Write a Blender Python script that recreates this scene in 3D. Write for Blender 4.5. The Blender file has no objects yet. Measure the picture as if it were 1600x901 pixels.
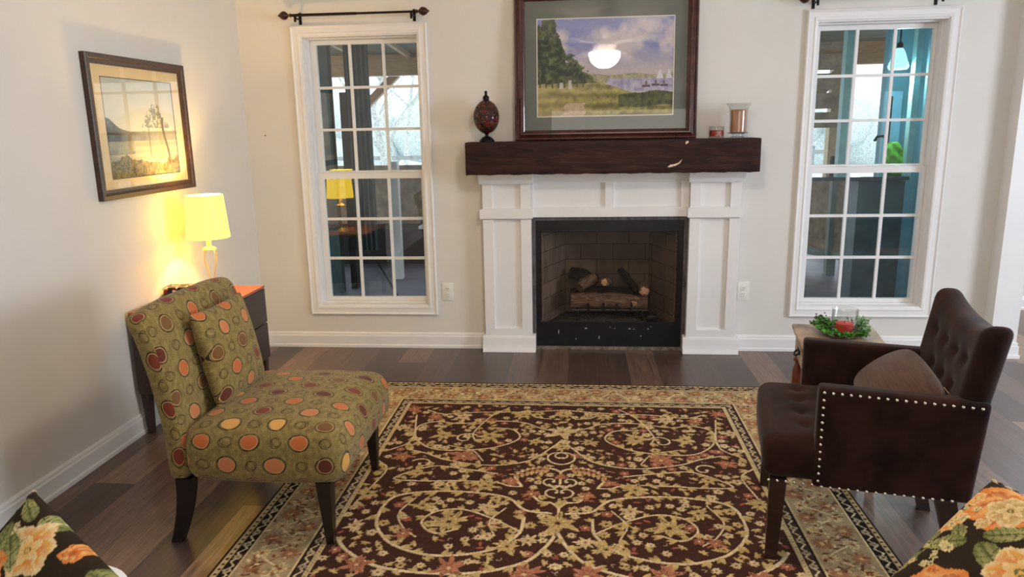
import bpy, bmesh, math, random
import numpy as np
from mathutils import Vector, Matrix

PI = math.pi
R = math.radians
scene = bpy.context.scene
COL = scene.collection

# ------------------------------------------------------------------ camera
F_PX, PITCH, YAW, ROLL, DIST, EYE = 1147.75, 0.2168, 0.0933, -0.0179, 4.6379, 1.4287
fw = Vector((-math.sin(YAW) * math.cos(PITCH), math.cos(YAW) * math.cos(PITCH), -math.sin(PITCH)))
rt = fw.cross(Vector((0, 0, 1))).normalized()
up = rt.cross(fw)
rt2 = rt * math.cos(ROLL) + up * math.sin(ROLL)
up2 = -rt * math.sin(ROLL) + up * math.cos(ROLL)
cam_data = bpy.data.cameras.new('camera')
cam = bpy.data.objects.new('camera', cam_data)
COL.objects.link(cam)
m = Matrix((rt2, up2, -fw)).transposed().to_4x4()
m.translation = Vector((0, -DIST, EYE))
cam.matrix_world = m
cam_data.sensor_width = 36
cam_data.lens = F_PX / 1600 * 36
cam_data.clip_start = 0.05
cam_data.clip_end = 200
scene.camera = cam

# ------------------------------------------------------------------ world, lights, exposure
scene.view_settings.view_transform = 'Standard'
scene.view_settings.look = 'None'
scene.view_settings.gamma = 1
scene.view_settings.use_curve_mapping = False
scene.view_settings.exposure = 0.42
w = bpy.data.worlds.new('sky')
scene.world = w
w.use_nodes = True
bg = w.node_tree.nodes['Background']
bg.inputs[0].default_value = (0.86, 0.94, 1.0, 1)
bg.inputs[1].default_value = 1.5


def area(name, loc, direction, sx, sy, power, color):
    l = bpy.data.lights.new(name, 'AREA')
    l.shape = 'RECTANGLE'
    l.size = sx
    l.size_y = sy
    l.energy = power
    l.color = color
    o = bpy.data.objects.new(name, l)
    COL.objects.link(o)
    o.location = loc
    o.rotation_euler = Vector(direction).to_track_quat('-Z', 'Z').to_euler()
    return o


def point(name, loc, power, color, radius):
    l = bpy.data.lights.new(name, 'POINT')
    l.energy = power
    l.color = color
    l.shadow_soft_size = radius
    o = bpy.data.objects.new(name, l)
    COL.objects.link(o)
    o.location = loc
    return o


# daylight through the window of the right-hand wall; behind the camera, an unseen fill panel added to lift the room
area('daylight_right_window', (4.97, -2.9, 1.35), (-1, 0.05, -0.12), 1.7, 1.5, 100, (0.74, 0.85, 1.0))
area('rear_fill', (0.9, -6.35, 1.45), (0, 1, -0.05), 2.6, 1.9, 22, (1.0, 0.93, 0.85))
area('hall_fill', (3.9, 0.55, 2.5), (0, 0, -1), 0.8, 0.8, 34, (0.78, 0.88, 1.0))  # unseen panel under the ceiling, added to brighten the hall
FAN_EMIT = 56.0
LAMP_POWER = 21.0
SHADE_EMIT = 4.5


# ------------------------------------------------------------------ colours and materials
def lin(c):
    r = []
    for v in c[:3]:
        v = v / 255.0
        r.append(v / 12.92 if v <= 0.04045 else ((v + 0.055) / 1.055) ** 2.4)
    return tuple(r)


def rgba(c):
    return lin(c) + (1.0,)


class NT:
    """short hand for building node trees"""

    def __init__(self, name):
        self.mat = bpy.data.materials.new(name)
        self.mat.use_nodes = True
        self.t = self.mat.node_tree
        self.bsdf = self.t.nodes['Principled BSDF']
        self.out = self.t.nodes['Material Output']

    def n(self, typ, **kw):
        nd = self.t.nodes.new(typ)
        for k, v in kw.items():
            setattr(nd, k, v)
        return nd

    def link(self, a, b):
        self.t.links.new(a, b)

    def put(self, sock, v):
        if isinstance(v, bpy.types.NodeSocket):
            self.link(v, sock)
        else:
            sock.default_value = v

    def math(self, op, a, b=None, c=None):
        nd = self.n('ShaderNodeMath', operation=op)
        self.put(nd.inputs[0], a)
        if b is not None:
            self.put(nd.inputs[1], b)
        if c is not None:
            self.put(nd.inputs[2], c)
        return nd.outputs[0]

    def coord(self, which='Object'):
        return self.n('ShaderNodeTexCoord').outputs[which]

    def sep(self, v):
        nd = self.n('ShaderNodeSeparateXYZ')
        self.link(v, nd.inputs[0])
        return nd.outputs

    def comb(self, x, y, z=0.0):
        nd = self.n('ShaderNodeCombineXYZ')
        for i, v in enumerate((x, y, z)):
            self.put(nd.inputs[i], v)
        return nd.outputs[0]

    def mapping(self, v, scale=(1, 1, 1), rot=(0, 0, 0), loc=(0, 0, 0)):
        nd = self.n('ShaderNodeMapping')
        self.link(v, nd.inputs[0])
        nd.inputs['Scale'].default_value = scale
        nd.inputs['Rotation'].default_value = rot
        nd.inputs['Location'].default_value = loc
        return nd.outputs[0]

    def noise(self, v, scale, detail=4, rough=0.55, dist=0.0):
        nd = self.n('ShaderNodeTexNoise')
        self.link(v, nd.inputs['Vector'])
        nd.inputs['Scale'].default_value = scale
        nd.inputs['Detail'].default_value = detail
        nd.inputs['Roughness'].default_value = rough
        nd.inputs['Distortion'].default_value = dist
        return nd.outputs[0]

    def ramp(self, fac, stops, interp='LINEAR'):
        nd = self.n('ShaderNodeValToRGB')
        cr = nd.color_ramp
        cr.interpolation = interp
        while len(cr.elements) < len(stops):
            cr.elements.new(0.5)
        for e, (p, c) in zip(cr.elements, stops):
            e.position = p
            e.color = rgba(c)
        self.put(nd.inputs[0], fac)
        return nd.outputs[0]

    def mix(self, fac, a, b, blend='MIX'):
        nd = self.n('ShaderNodeMix', data_type='RGBA', blend_type=blend)
        self.put(nd.inputs[0], fac)
        self.put(nd.inputs[6], a)
        self.put(nd.inputs[7], b)
        return nd.outputs[2]

    def bump(self, h, strength=0.3, dist=0.01):
        nd = self.n('ShaderNodeBump')
        nd.inputs['Strength'].default_value = strength
        nd.inputs['Distance'].default_value = dist
        self.link(h, nd.inputs['Height'])
        self.link(nd.outputs[0], self.bsdf.inputs['Normal'])

    def color(self, v):
        self.put(self.bsdf.inputs['Base Color'], v)

    def set(self, **kw):
        for k, v in kw.items():
            self.put(self.bsdf.inputs[k.replace('_', ' ')], v)


def basic(name, c, rough=0.5, metal=0.0, var=0.06, vscale=8, bump=None, spec=0.5, stretch=(1, 1, 1), sheen=0.0):
    t = NT(name)
    co = t.mapping(t.coord(), stretch)
    f = t.noise(co, vscale)
    hi = tuple(min(255, v * (1 + var)) for v in c)
    lo = tuple(v * (1 - var) for v in c)
    t.color(t.ramp(f, [(0.3, lo), (0.7, hi)]))
    t.set(Roughness=rough, Metallic=metal, Specular_IOR_Level=spec)
    if sheen:
        t.set(Sheen_Weight=sheen, Sheen_Roughness=0.4)
    if bump:
        t.bump(t.noise(co, bump[0], 3), bump[1], 0.004)
    return t.mat


def emissive(name, col, strength, base=(240, 235, 220)):
    t = NT(name)
    t.color(rgba(base))
    t.set(Roughness=0.6, Emission_Color=tuple(col) + (1.0,), Emission_Strength=strength)
    return t.mat


def glassy(name, tint=(1, 1, 1), gain=1.8, rough=0.0):
    """thin pane: transparent, with the reflection of its two or four surfaces"""
    t = NT(name)
    fr = t.n('ShaderNodeLayerWeight')
    fr.inputs[0].default_value = 0.5
    sch = t.math('ADD', 0.04, t.math('MULTIPLY', t.math('POWER', fr.outputs['Facing'], 4.0), 0.9))
    f = t.math('MINIMUM', t.math('MULTIPLY', sch, gain), 0.95)
    tr = t.n('ShaderNodeBsdfTransparent')
    tr.inputs[0].default_value = tint + (1,)
    gl = t.n('ShaderNodeBsdfGlossy')
    gl.inputs['Roughness'].default_value = rough
    mx = t.n('ShaderNodeMixShader')
    t.link(f, mx.inputs[0])
    t.link(tr.outputs[0], mx.inputs[1])
    t.link(gl.outputs[0], mx.inputs[2])
    t.link(mx.outputs[0], t.out.inputs[0])
    return t.mat


def wood(name, dark, light, scale=6, axis=(1, 8, 8), rough=0.45, bump=0.15, coat=0.0):
    t = NT(name)
    co = t.mapping(t.coord(), axis)
    a = t.noise(co, scale, 6, 0.6, 1.2)
    b = t.noise(co, scale * 7, 3, 0.6)
    f = t.math('ADD', t.math('MULTIPLY', a, 0.75), t.math('MULTIPLY', b, 0.25))
    t.color(t.ramp(f, [(0.32, dark), (0.68, light)]))
    t.set(Roughness=rough, Coat_Weight=coat)
    t.bump(f, bump, 0.003)
    return t.mat


def painted(name, rough=0.6, bumpscale=None, bump=0.2, attr='paint', spec=0.4):
    t = NT(name)
    a = t.n('ShaderNodeVertexColor', layer_name=attr)
    t.color(a.outputs[0])
    t.set(Roughness=rough, Specular_IOR_Level=spec)
    if bumpscale:
        t.bump(t.noise(t.coord(), bumpscale, 3), bump, 0.004)
    return t.mat


def floor_material():
    t = NT('dark wood planks')
    s = t.sep(t.coord())
    x, y = s[0], s[1]
    W, L = 0.178, 1.22
    u = t.math('DIVIDE', t.math('ADD', x, 10.03), W)
    row = t.math('FLOOR', u)
    wn = t.n('ShaderNodeTexWhiteNoise', noise_dimensions='1D')
    t.link(row, wn.inputs['W'])
    v = t.math('DIVIDE', t.math('ADD', t.math('ADD', y, 20.0), t.math('MULTIPLY', wn.outputs[0], 7.3)), L)
    cell = t.math('FLOOR', v)
    wn2 = t.n('ShaderNodeTexWhiteNoise', noise_dimensions='2D')
    t.link(t.comb(row, cell), wn2.inputs['Vector'])
    h = wn2.outputs[0]
    base = t.ramp(h, [(0.0, (84, 62, 55)), (0.3, (104, 79, 69)), (0.55, (124, 96, 83)), (0.78, (150, 117, 99)), (1.0, (178, 142, 116))])
    off = t.math('MULTIPLY', h, 31.0)
    co = t.comb(t.math('MULTIPLY', x, 26.0), t.math('ADD', t.math('MULTIPLY', y, 1.6), off), off)
    g = t.noise(co, 1.6, 7, 0.62, 1.6)
    g2 = t.noise(co, 9.0, 3, 0.5)
    gg = t.math('ADD', t.math('MULTIPLY', g, 0.7), t.math('MULTIPLY', g2, 0.3))
    shade = t.ramp(gg, [(0.30, (120, 118, 116)), (0.5, (200, 198, 196)), (0.72, (255, 252, 248))])
    c = t.mix(1.0, base, shade, 'MULTIPLY')
    fu = t.math('FRACT', u)
    fv = t.math('FRACT', v)
    e1 = t.math('LESS_THAN', t.math('MINIMUM', fu, t.math('SUBTRACT', 1.0, fu)), 0.008)
    e2 = t.math('LESS_THAN', t.math('MINIMUM', fv, t.math('SUBTRACT', 1.0, fv)), 0.0012)
    e = t.math('MAXIMUM', e1, e2)
    c = t.mix(t.math('MULTIPLY', e, 0.65), c, rgba((30, 22, 20)))
    t.color(c)
    t.set(Roughness=t.math('ADD', 0.24, t.math('MULTIPLY', gg, 0.20)), Specular_IOR_Level=0.75)
    t.bump(t.math('SUBTRACT', gg, e), 0.12, 0.002)
    return t.mat


def dot_fabric():
    """green chenille woven with rows of filled ovals and outlined rings"""
    t = NT('oval dot fabric')
    s = t.sep(t.coord('UV'))
    PX, PY = 0.172, 0.078
    warp = t.noise(t.coord('UV'), 9.0, 1)
    u = t.math('ADD', t.math('DIVIDE', s[0], PX), t.math('MULTIPLY', t.math('SUBTRACT', warp, 0.5), 0.22))
    v = t.math('DIVIDE', s[1], PY)
    row = t.math('FLOOR', v)
    odd = t.math('MODULO', t.math('ADD', row, 100.0), 2.0)
    uu = t.math('ADD', u, t.math('MULTIPLY', odd, 0.5))
    fv = t.math('SUBTRACT', t.math('FRACT', v), 0.5)

    def cell(shift):
        a = t.math('ADD', uu, shift)
        c = t.math('FLOOR', a)
        fx = t.math('SUBTRACT', t.math('FRACT', a), 0.5)
        wn = t.n('ShaderNodeTexWhiteNoise', noise_dimensions='2D')
        t.link(t.comb(c, row), wn.inputs['Vector'])
        return fx, wn.outputs[0]

    def ell(fx, dx, dy, rx, ry):
        a = t.math('DIVIDE', t.math('MULTIPLY', t.math('ADD', fx, dx), PX), rx)
        b = t.math('DIVIDE', t.math('MULTIPLY', t.math('ADD', fv, dy), PY), ry)
        return t.math('SQRT', t.math('ADD', t.math('MULTIPLY', a, a), t.math('MULTIPLY', b, b)))

    fine = t.noise(t.coord('UV'), 420, 3, 0.7)
    mid = t.noise(t.mapping(t.coord('UV'), (1, 0.6, 1)), 60, 3, 0.6)
    base = t.ramp(t.math('ADD', t.math('MULTIPLY', fine, 0.7), t.math('MULTIPLY', mid, 0.3)),
                  [(0.36, (78, 64, 32)), (0.5, (132, 114, 62)), (0.66, (182, 162, 104))])
    dark = rgba((48, 28, 20))
    pale = rgba((196, 160, 104))
    fx, h = cell(0.0)
    # small rings sit half way between the filled ovals
    gx, h2 = cell(0.5)
    for (dx, dy, rx, ry, wd) in ((0.01, 0.03, 0.0190, 0.0165, 0.06), (-0.02, -0.02, 0.0200, 0.0150, 0.05)):
        d = ell(gx, dx, dy, rx, ry)
        ring = t.math('LESS_THAN', t.math('ABSOLUTE', t.math('SUBTRACT', d, 1.0)), wd)
        base = t.mix(ring, base, dark)
    big = t.ramp(t.math('FRACT', t.math('ADD', t.math('MULTIPLY', row, 0.37), t.math('MULTIPLY', h, 0.22))),
                 [(0.0, (122, 56, 38)), (0.22, (192, 104, 56)), (0.42, (116, 82, 44)), (0.58, (218, 164, 86)),
                  (0.74, (94, 46, 34)), (0.88, (196, 122, 76))], 'CONSTANT')
    d1 = ell(fx, 0.018, 0.02, 0.0325, 0.0275)
    d2 = ell(fx, -0.012, -0.02, 0.0315, 0.0290)
    d = ell(fx, 0, 0, 0.0265, 0.0232)
    base = t.mix(t.math('LESS_THAN', t.math('ABSOLUTE', t.math('SUBTRACT', d1, 1.0)), 0.05), base, dark)
    base = t.mix(t.math('LESS_THAN', t.math('ABSOLUTE', t.math('SUBTRACT', d2, 1.0)), 0.045), base, dark)
    base = t.mix(t.math('LESS_THAN', d, 1.1), base, pale)
    base = t.mix(t.math('LESS_THAN', d, 1.0), base, big)
    t.color(base)
    t.set(Roughness=0.9, Specular_IOR_Level=0.2, Sheen_Weight=0.15)
    t.bump(fine, 0.35, 0.002)
    return t.mat


MAT = {}
MAT['wall'] = basic('wall paint', (224, 220, 213), 0.85, var=0.012, vscale=3, bump=(180, 0.05), spec=0.2)
MAT['ceiling'] = basic('ceiling paint', (232, 230, 226), 0.9, var=0.01, spec=0.2)
MAT['trim'] = basic('white trim paint', (236, 234, 232), 0.38, var=0.01, vscale=4)
MAT['floor'] = floor_material()
MAT['dots'] = dot_fabric()
MAT['velvet'] = basic('brown velvet', (44, 26, 21), 0.85, var=0.30, vscale=9, bump=(300, 0.1), spec=0.10, sheen=0.14)
MAT['cord'] = basic('taupe corduroy', (84, 60, 46), 0.85, var=0.14, vscale=14, bump=(220, 0.4), spec=0.15, stretch=(1, 10, 1), sheen=0.3)
MAT['black_wood'] = wood('black stained wood', (18, 12, 11), (34, 22, 19), rough=0.35)
MAT['leg_wood'] = wood('espresso wood', (34, 20, 18), (58, 36, 32), rough=0.35)
MAT['mantel'] = wood('dark mantel wood', (30, 18, 16), (64, 38, 31), 3.2, (1.2, 9, 9), rough=0.42, bump=0.35)
MAT['frame'] = wood('mahogany frame', (50, 22, 18), (88, 42, 33), 4, (3, 3, 3), rough=0.22, bump=0.03, coat=0.5)
MAT['frame_gold'] = wood('antique bronze frame', (40, 26, 17), (84, 58, 36), 14, (3, 3, 3), rough=0.35, bump=0.2)
MAT['frame_black'] = basic('black lacquer', (24, 16, 14), 0.25, var=0.1)
MAT['iron'] = basic('black iron', (20, 18, 18), 0.45, 0.6, var=0.15, vscale=30)
MAT['firemetal'] = basic('black painted steel', (18, 18, 20), 0.38, 0.2, var=0.25, vscale=20)
MAT['slate'] = basic('dark slate', (76, 70, 72), 0.5, var=0.35, vscale=40, stretch=(1, 1, 0.3), bump=(30, 0.4))
MAT['bronze'] = basic('bronze finial', (66, 38, 30), 0.35, 0.5, var=0.3, vscale=40)
MAT['plastic'] = basic('ivory plastic', (236, 232, 224), 0.35, var=0.005)
MAT['socket'] = basic('socket shadow', (70, 66, 62), 0.5, var=0.02)
MAT['cream'] = basic('brushed champagne metal', (226, 208, 158), 0.32, 0.55, var=0.04)
MAT['nail'] = basic('nickel nailhead', (214, 206, 196), 0.22, 1.0, var=0.03)
MAT['nightwood'] = wood('walnut top', (150, 78, 46), (186, 104, 64), 5, (8, 1, 8), rough=0.35)
MAT['nightbody'] = wood('dark walnut body', (46, 30, 26), (70, 46, 38), 5, (8, 1, 8), rough=0.4)
MAT['tabletop'] = basic('distressed tabletop', (150, 126, 104), 0.4, var=0.25, vscale=12)
MAT['cherry'] = wood('cherry wood', (82, 34, 22), (124, 58, 36), 8, (4, 4, 1), rough=0.3, coat=0.3)
MAT['glass'] = glassy('window glass', (0.93, 0.98, 0.97), 3.4)
MAT['picglass'] = glassy('picture glass', (0.98, 0.98, 0.98), 1.5)
MAT['clear'] = glassy('clear glass', (0.95, 0.96, 0.95), 1.6, 0.02)
MAT['shade'] = emissive('lit lampshade', (1.0, 0.66, 0.040), SHADE_EMIT, (190, 176, 70))
MAT['bulb'] = emissive('lit bulb', (1.0, 0.85, 0.6), 20)
MAT['bowl'] = emissive('lit glass bowl', (1.0, 0.84, 0.69), FAN_EMIT)
MAT['paint'] = painted('printed picture', 0.8)
MAT['rug'] = painted('woven wool pile', 0.95, 380, 0.5, spec=0.1)
MAT['floral'] = painted('printed floral cotton', 0.9, 500, 0.25, spec=0.15)
MAT['mat_green'] = basic('grey green mat board', (104, 108, 98), 0.8, var=0.02)
MAT['mat_cream'] = basic('cream mat board', (236, 212, 164), 0.85, var=0.02)
MAT['mat_white'] = basic('white bevel', (232, 226, 214), 0.8, var=0.01)
MAT['pillar_white'] = basic('white cotton', (232, 230, 226), 0.85, var=0.02, bump=(200, 0.2))


# ------------------------------------------------------------------ mesh building
class MB:
    def __init__(self):
        self.v = []
        self.f = []
        self.uv = {}

    def add(self, verts, faces):
        b = len(self.v)
        self.v.extend([tuple(p) for p in verts])
        self.f.extend([tuple(i + b for i in q) for q in faces])
        return self

    def box(self, x0, x1, y0, y1, z0, z1, bev=0.0):
        if bev > 0:
            vs, fs, _ = rbox(x1 - x0, y1 - y0, z1 - z0, bev, 1, 1, 1, 2)
            c = np.array([(x0 + x1) / 2, (y0 + y1) / 2, (z0 + z1) / 2])
            return self.add(vs + c, fs)
        vs = [(x0, y0, z0), (x1, y0, z0), (x1, y1, z0), (x0, y1, z0), (x0, y0, z1), (x1, y0, z1), (x1, y1, z1), (x0, y1, z1)]
        return self.add(vs, [(0, 3, 2, 1), (4, 5, 6, 7), (0, 1, 5, 4), (1, 2, 6, 5), (2, 3, 7, 6), (3, 0, 4, 7)])

    def lathe(self, prof, c=(0, 0, 0), n=32, sx=1.0, sy=1.0, cap=True):
        vs, fs = [], []
        for (r, z) in prof:
            for i in range(n):
                a = 2 * PI * i / n
                vs.append((c[0] + r * sx * math.cos(a), c[1] + r * sy * math.sin(a), c[2] + z))
        k = len(prof)
        for j in range(k - 1):
            for i in range(n):
                a, b = j * n + i, j * n + (i + 1) % n
                fs.append((a, b, b + n, a + n))
        if cap:
            if prof[0][0] > 1e-6:
                fs.append(tuple(range(n - 1, -1, -1)))
            if prof[-1][0] > 1e-6:
                fs.append(tuple((k - 1) * n + i for i in range(n)))
        return self.add(vs, fs)

    def tube(self, pts, rad, n=8, closed=False, flat=None):
        pts = [Vector(p) for p in pts]
        k = len(pts)
        rads = rad if hasattr(rad, '__len__') else [rad] * k
        vs, fs = [], []
        prev = None
        for i, p in enumerate(pts):
            if closed:
                d = pts[(i + 1) % k] - pts[i - 1]
            else:
                d = pts[min(i + 1, k - 1)] - pts[max(i - 1, 0)]
            if d.length < 1e-9:
                d = Vector((0, 0, 1))
            d.normalize()
            if prev is None:
                a = Vector((0, 0, 1)) if abs(d.z) < 0.9 else Vector((1, 0, 0))
                x = d.cross(a).normalized()
            else:
                x = (prev - d * prev.dot(d)).normalized()
            prev = x
            y = d.cross(x)
            for j in range(n):
                an = 2 * PI * j / n
                fy = flat if flat else 1.0
                vs.append(p + x * (rads[i] * math.cos(an)) + y * (rads[i] * fy * math.sin(an)))
        m_ = k if closed else k - 1
        for i in range(m_):
            for j in range(n):
                a, b = i * n + j, i * n + (j + 1) % n
                c_, d_ = ((i + 1) % k) * n + (j + 1) % n, ((i + 1) % k) * n + j
                fs.append((a, b, c_, d_))
        if not closed:
            fs.append(tuple(range(n - 1, -1, -1)))
            fs.append(tuple((k - 1) * n + j for j in range(n)))
        return self.add(vs, fs)

    def taper(self, p0, p1, a0, a1, b0=None, b1=None):
        """square post from p0 (half sizes a0,b0) to p1 (half sizes a1,b1)"""
        b0 = a0 if b0 is None else b0
        b1 = a1 if b1 is None else b1
        vs = []
        for (p, a, b) in ((p0, a0, b0), (p1, a1, b1)):
            vs += [(p[0] - a, p[1] - b, p[2]), (p[0] + a, p[1] - b, p[2]), (p[0] + a, p[1] + b, p[2]), (p[0] - a, p[1] + b, p[2])]
        return self.add(vs, [(0, 3, 2, 1), (4, 5, 6, 7), (0, 1, 5, 4), (1, 2, 6, 5), (2, 3, 7, 6), (3, 0, 4, 7)])

    def prism(self, poly, axis, a, b):
        """polygon (2-D) extruded along axis 0/1/2 from a to b"""
        def mk(p, t):
            if axis == 0:
                return (t, p[0], p[1])
            if axis == 1:
                return (p[0], t, p[1])
            return (p[0], p[1], t)
        n = len(poly)
        vs = [mk(p, a) for p in poly] + [mk(p, b) for p in poly]
        fs = [tuple(range(n))[::-1], tuple(range(n, 2 * n))]
        for i in range(n):
            j = (i + 1) % n
            fs.append((i, j, j + n, i + n))
        return self.add(vs, fs)

    def sphere(self, c, r, n=16, m_=10, s=(1, 1, 1)):
        prof = []
        for i in range(m_ + 1):
            a = -PI / 2 + PI * i / m_
            prof.append((max(r * math.cos(a), 0.0), r * math.sin(a) * s[2]))
        return self.lathe(prof, c, n, s[0], s[1], cap=False)

    def build(self, name, mat, parent=None, smooth=True, angle=0.7, loc=None):
        me = bpy.data.meshes.new(name)
        me.from_pydata([tuple(map(float, p)) for p in self.v], [], self.f)
        bm = bmesh.new()
        bm.from_mesh(me)
        bmesh.ops.remove_doubles(bm, verts=bm.verts, dist=1e-6)
        bmesh.ops.recalc_face_normals(bm, faces=bm.faces)
        bm.to_mesh(me)
        bm.free()
        if smooth:
            me.shade_smooth()
            me.set_sharp_from_angle(angle=angle)
        return link(name, me, mat, parent, loc)


def link(name, me, mat, parent=None, loc=None):
    o = bpy.data.objects.new(name, me)
    COL.objects.link(o)
    if mat is not None:
        me.materials.append(MAT[mat] if isinstance(mat, str) else mat)
    if parent is not None:
        o.parent = parent
    if loc is not None:
        o.location = loc
    return o


def tag(o, label=None, cat=None, group=None, kind=None):
    if label:
        o['label'] = label
    if cat:
        o['category'] = cat
    if group:
        o['group'] = group
    if kind:
        o['kind'] = kind
    return o


def thing(name, label, cat, loc=(0, 0, 0), rz=0.0, group=None):
    o = bpy.data.objects.new(name, None)
    o.empty_display_size = 0.1
    COL.objects.link(o)
    o.location = loc
    o.rotation_euler = (0, 0, rz)
    return tag(o, label, cat, group)


def struct(name, mb, mat, label=None, smooth=False, parent=None):
    o = mb.build(name, mat, parent, smooth)
    if parent is None:
        o['kind'] = 'structure'
    if label:
        o['label'] = label
    return o


def copy_tree(o, parent=None):
    c = o.copy()
    COL.objects.link(c)
    if parent is not None:
        c.parent = parent
    for ch in list(o.children):
        copy_tree(ch, c)
    return c


def rbox(sx, sy, sz, r, nx=8, ny=8, nz=6, nr=4):
    """rounded box as a quad grid, centred; returns verts, faces, uv-per-face-corner"""
    hs = (sx / 2, sy / 2, sz / 2)
    r = min(r, min(hs) * 0.999)

    def ticks(h, n):
        a = [-h + r * (1 - math.cos(PI / 2 * i / nr)) * 1.0 for i in range(nr)]
        b = list(np.linspace(-h + r, h - r, n + 1))
        return a + b + [-t for t in a[::-1]]
    T = [ticks(hs[0], nx), ticks(hs[1], ny), ticks(hs[2], nz)]
    idx, V, F, UV = {}, [], [], []

    def vert(p):
        k = tuple(round(c, 6) for c in p)
        if k not in idx:
            q = []
            inner = [max(-(hs[i] - r), min(hs[i] - r, p[i])) for i in range(3)]
            d = np.array([p[i] - inner[i] for i in range(3)])
            L = np.linalg.norm(d)
            q = np.array(inner) + (d / L * r if L > 1e-9 else 0)
            idx[k] = len(V)
            V.append(q)
        return idx[k]
    for ax in range(3):
        a, b = [i for i in range(3) if i != ax]
        for sgn in (-1, 1):
            for i in range(len(T[a]) - 1):
                for j in range(len(T[b]) - 1):
                    cs = [(T[a][i], T[b][j]), (T[a][i + 1], T[b][j]), (T[a][i + 1], T[b][j + 1]), (T[a][i], T[b][j + 1])]
                    if sgn * (1 if ax != 1 else -1) < 0:
                        cs = cs[::-1]
                    ids, uvs = [], []
                    for (ca, cb) in cs:
                        p = [0, 0, 0]
                        p[ax] = sgn * hs[ax]
                        p[a] = ca
                        p[b] = cb
                        ids.append(vert(p))
                        if ax == 2:
                            uvs.append((p[0], p[1]))
                        elif ax == 1:
                            uvs.append((p[0], sgn * (hs[1] + hs[2] - p[2])))
                        else:
                            uvs.append((sgn * (hs[0] + hs[2] - p[2]), p[1]))
                    F.append(tuple(ids))
                    UV.append(uvs)
    return np.array(V), F, UV


def soft(name, size, r, n, center, mat, parent, deform=None, uvoff=(0, 0), uvswap=False, nr=4):
    """upholstered block: a rounded box, deformed by a function of (x,y,z arrays)"""
    V, F, UV = rbox(size[0], size[1], size[2], r, n[0], n[1], n[2], nr)
    if deform:
        V = deform(V.copy())
    V = V + np.array(center)
    me = bpy.data.meshes.new(name)
    me.from_pydata([tuple(map(float, p)) for p in V], [], F)
    l = me.uv_layers.new(name='UVMap')
    flat = []
    for q in UV:
        for (a, b) in q:
            if uvswap:
                a, b = b, a
            flat += [a + uvoff[0], b + uvoff[1]]
    l.data.foreach_set('uv', flat)
    me.shade_smooth()
    return link(name, me, mat, parent)


def dimples(V, pts, axis, sgn, depth, rad):
    """press tuft buttons into the face of V that looks along sgn*axis"""
    oth = [i for i in range(3) if i != axis]
    h = np.abs(V[:, axis]).max()
    face = np.clip(V[:, axis] * sgn / h, 0, 1) ** 4
    tot = np.zeros(len(V))
    for (a, b) in pts:
        d = np.hypot(V[:, oth[0]] - a, V[:, oth[1]] - b)
        tot = np.maximum(tot, np.exp(-(d / rad) ** 1.3))
    V[:, axis] -= sgn * depth * tot * face
    return V


def pillow(name, wd, ht, th, mat, parent, n=24, sag=0.06, paint=None, uvoff=(0, 0), power=0.5, rnd=0.0):
    """cushion lying in its own X (width) Y (height) plane, thickness along Z"""
    u = np.linspace(-1, 1, n + 1)
    u = np.sign(u) * (1 - (1 - np.abs(u)) ** 1.5) if n < 60 else u
    U, Vv = np.meshgrid(u, u, indexing='ij')
    X = U * wd / 2 * (1 - sag * (1 - Vv ** 2) * np.abs(U) ** 3)
    Y = Vv * ht / 2 * (1 - sag * (1 - U ** 2) * np.abs(Vv) ** 3)
    rc = 1 - rnd * (np.abs(U) ** 4 * np.abs(Vv) ** 4)
    X, Y = X * rc, Y * rc
    Z = th / 2 * ((1 - U ** 2) * (1 - Vv ** 2)) ** power
    k = n + 1
    P = np.concatenate([np.stack([X, Y, Z], -1).reshape(-1, 3), np.stack([X, Y, -Z], -1).reshape(-1, 3)])
    F = []
    for i in range(n):
        for j in range(n):
            a = i * k + j
            F.append((a, a + k, a + k + 1, a + 1))
            b = a + k * k
            F.append((b, b + 1, b + k + 1, b + k))
    me = bpy.data.meshes.new(name)
    me.from_pydata([tuple(map(float, p)) for p in P], [], F)
    l = me.uv_layers.new(name='UVMap')
    ux, uy = U * wd / 2 + uvoff[0], Vv * ht / 2 + uvoff[1]
    uvp = np.stack([ux, uy], -1).reshape(-1, 2)
    uvp = np.concatenate([uvp, uvp])
    vi = np.zeros(len(me.loops), dtype=np.int32)
    me.loops.foreach_get('vertex_index', vi)
    l.data.foreach_set('uv', uvp[vi].ravel())
    if paint is not None:
        ca = me.color_attributes.new('paint', 'FLOAT_COLOR', 'POINT')
        col = paint(P[:, 0] / wd + 0.5, P[:, 1] / ht + 0.5)
        ca.data.foreach_set('color', np.concatenate([col, np.ones((len(col), 1))], 1).ravel())
    bm = bmesh.new()
    bm.from_mesh(me)
    bmesh.ops.remove_doubles(bm, verts=bm.verts, dist=1e-5)
    bm.to_mesh(me)
    bm.free()
    me.shade_smooth()
    return link(name, me, mat, parent)


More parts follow.
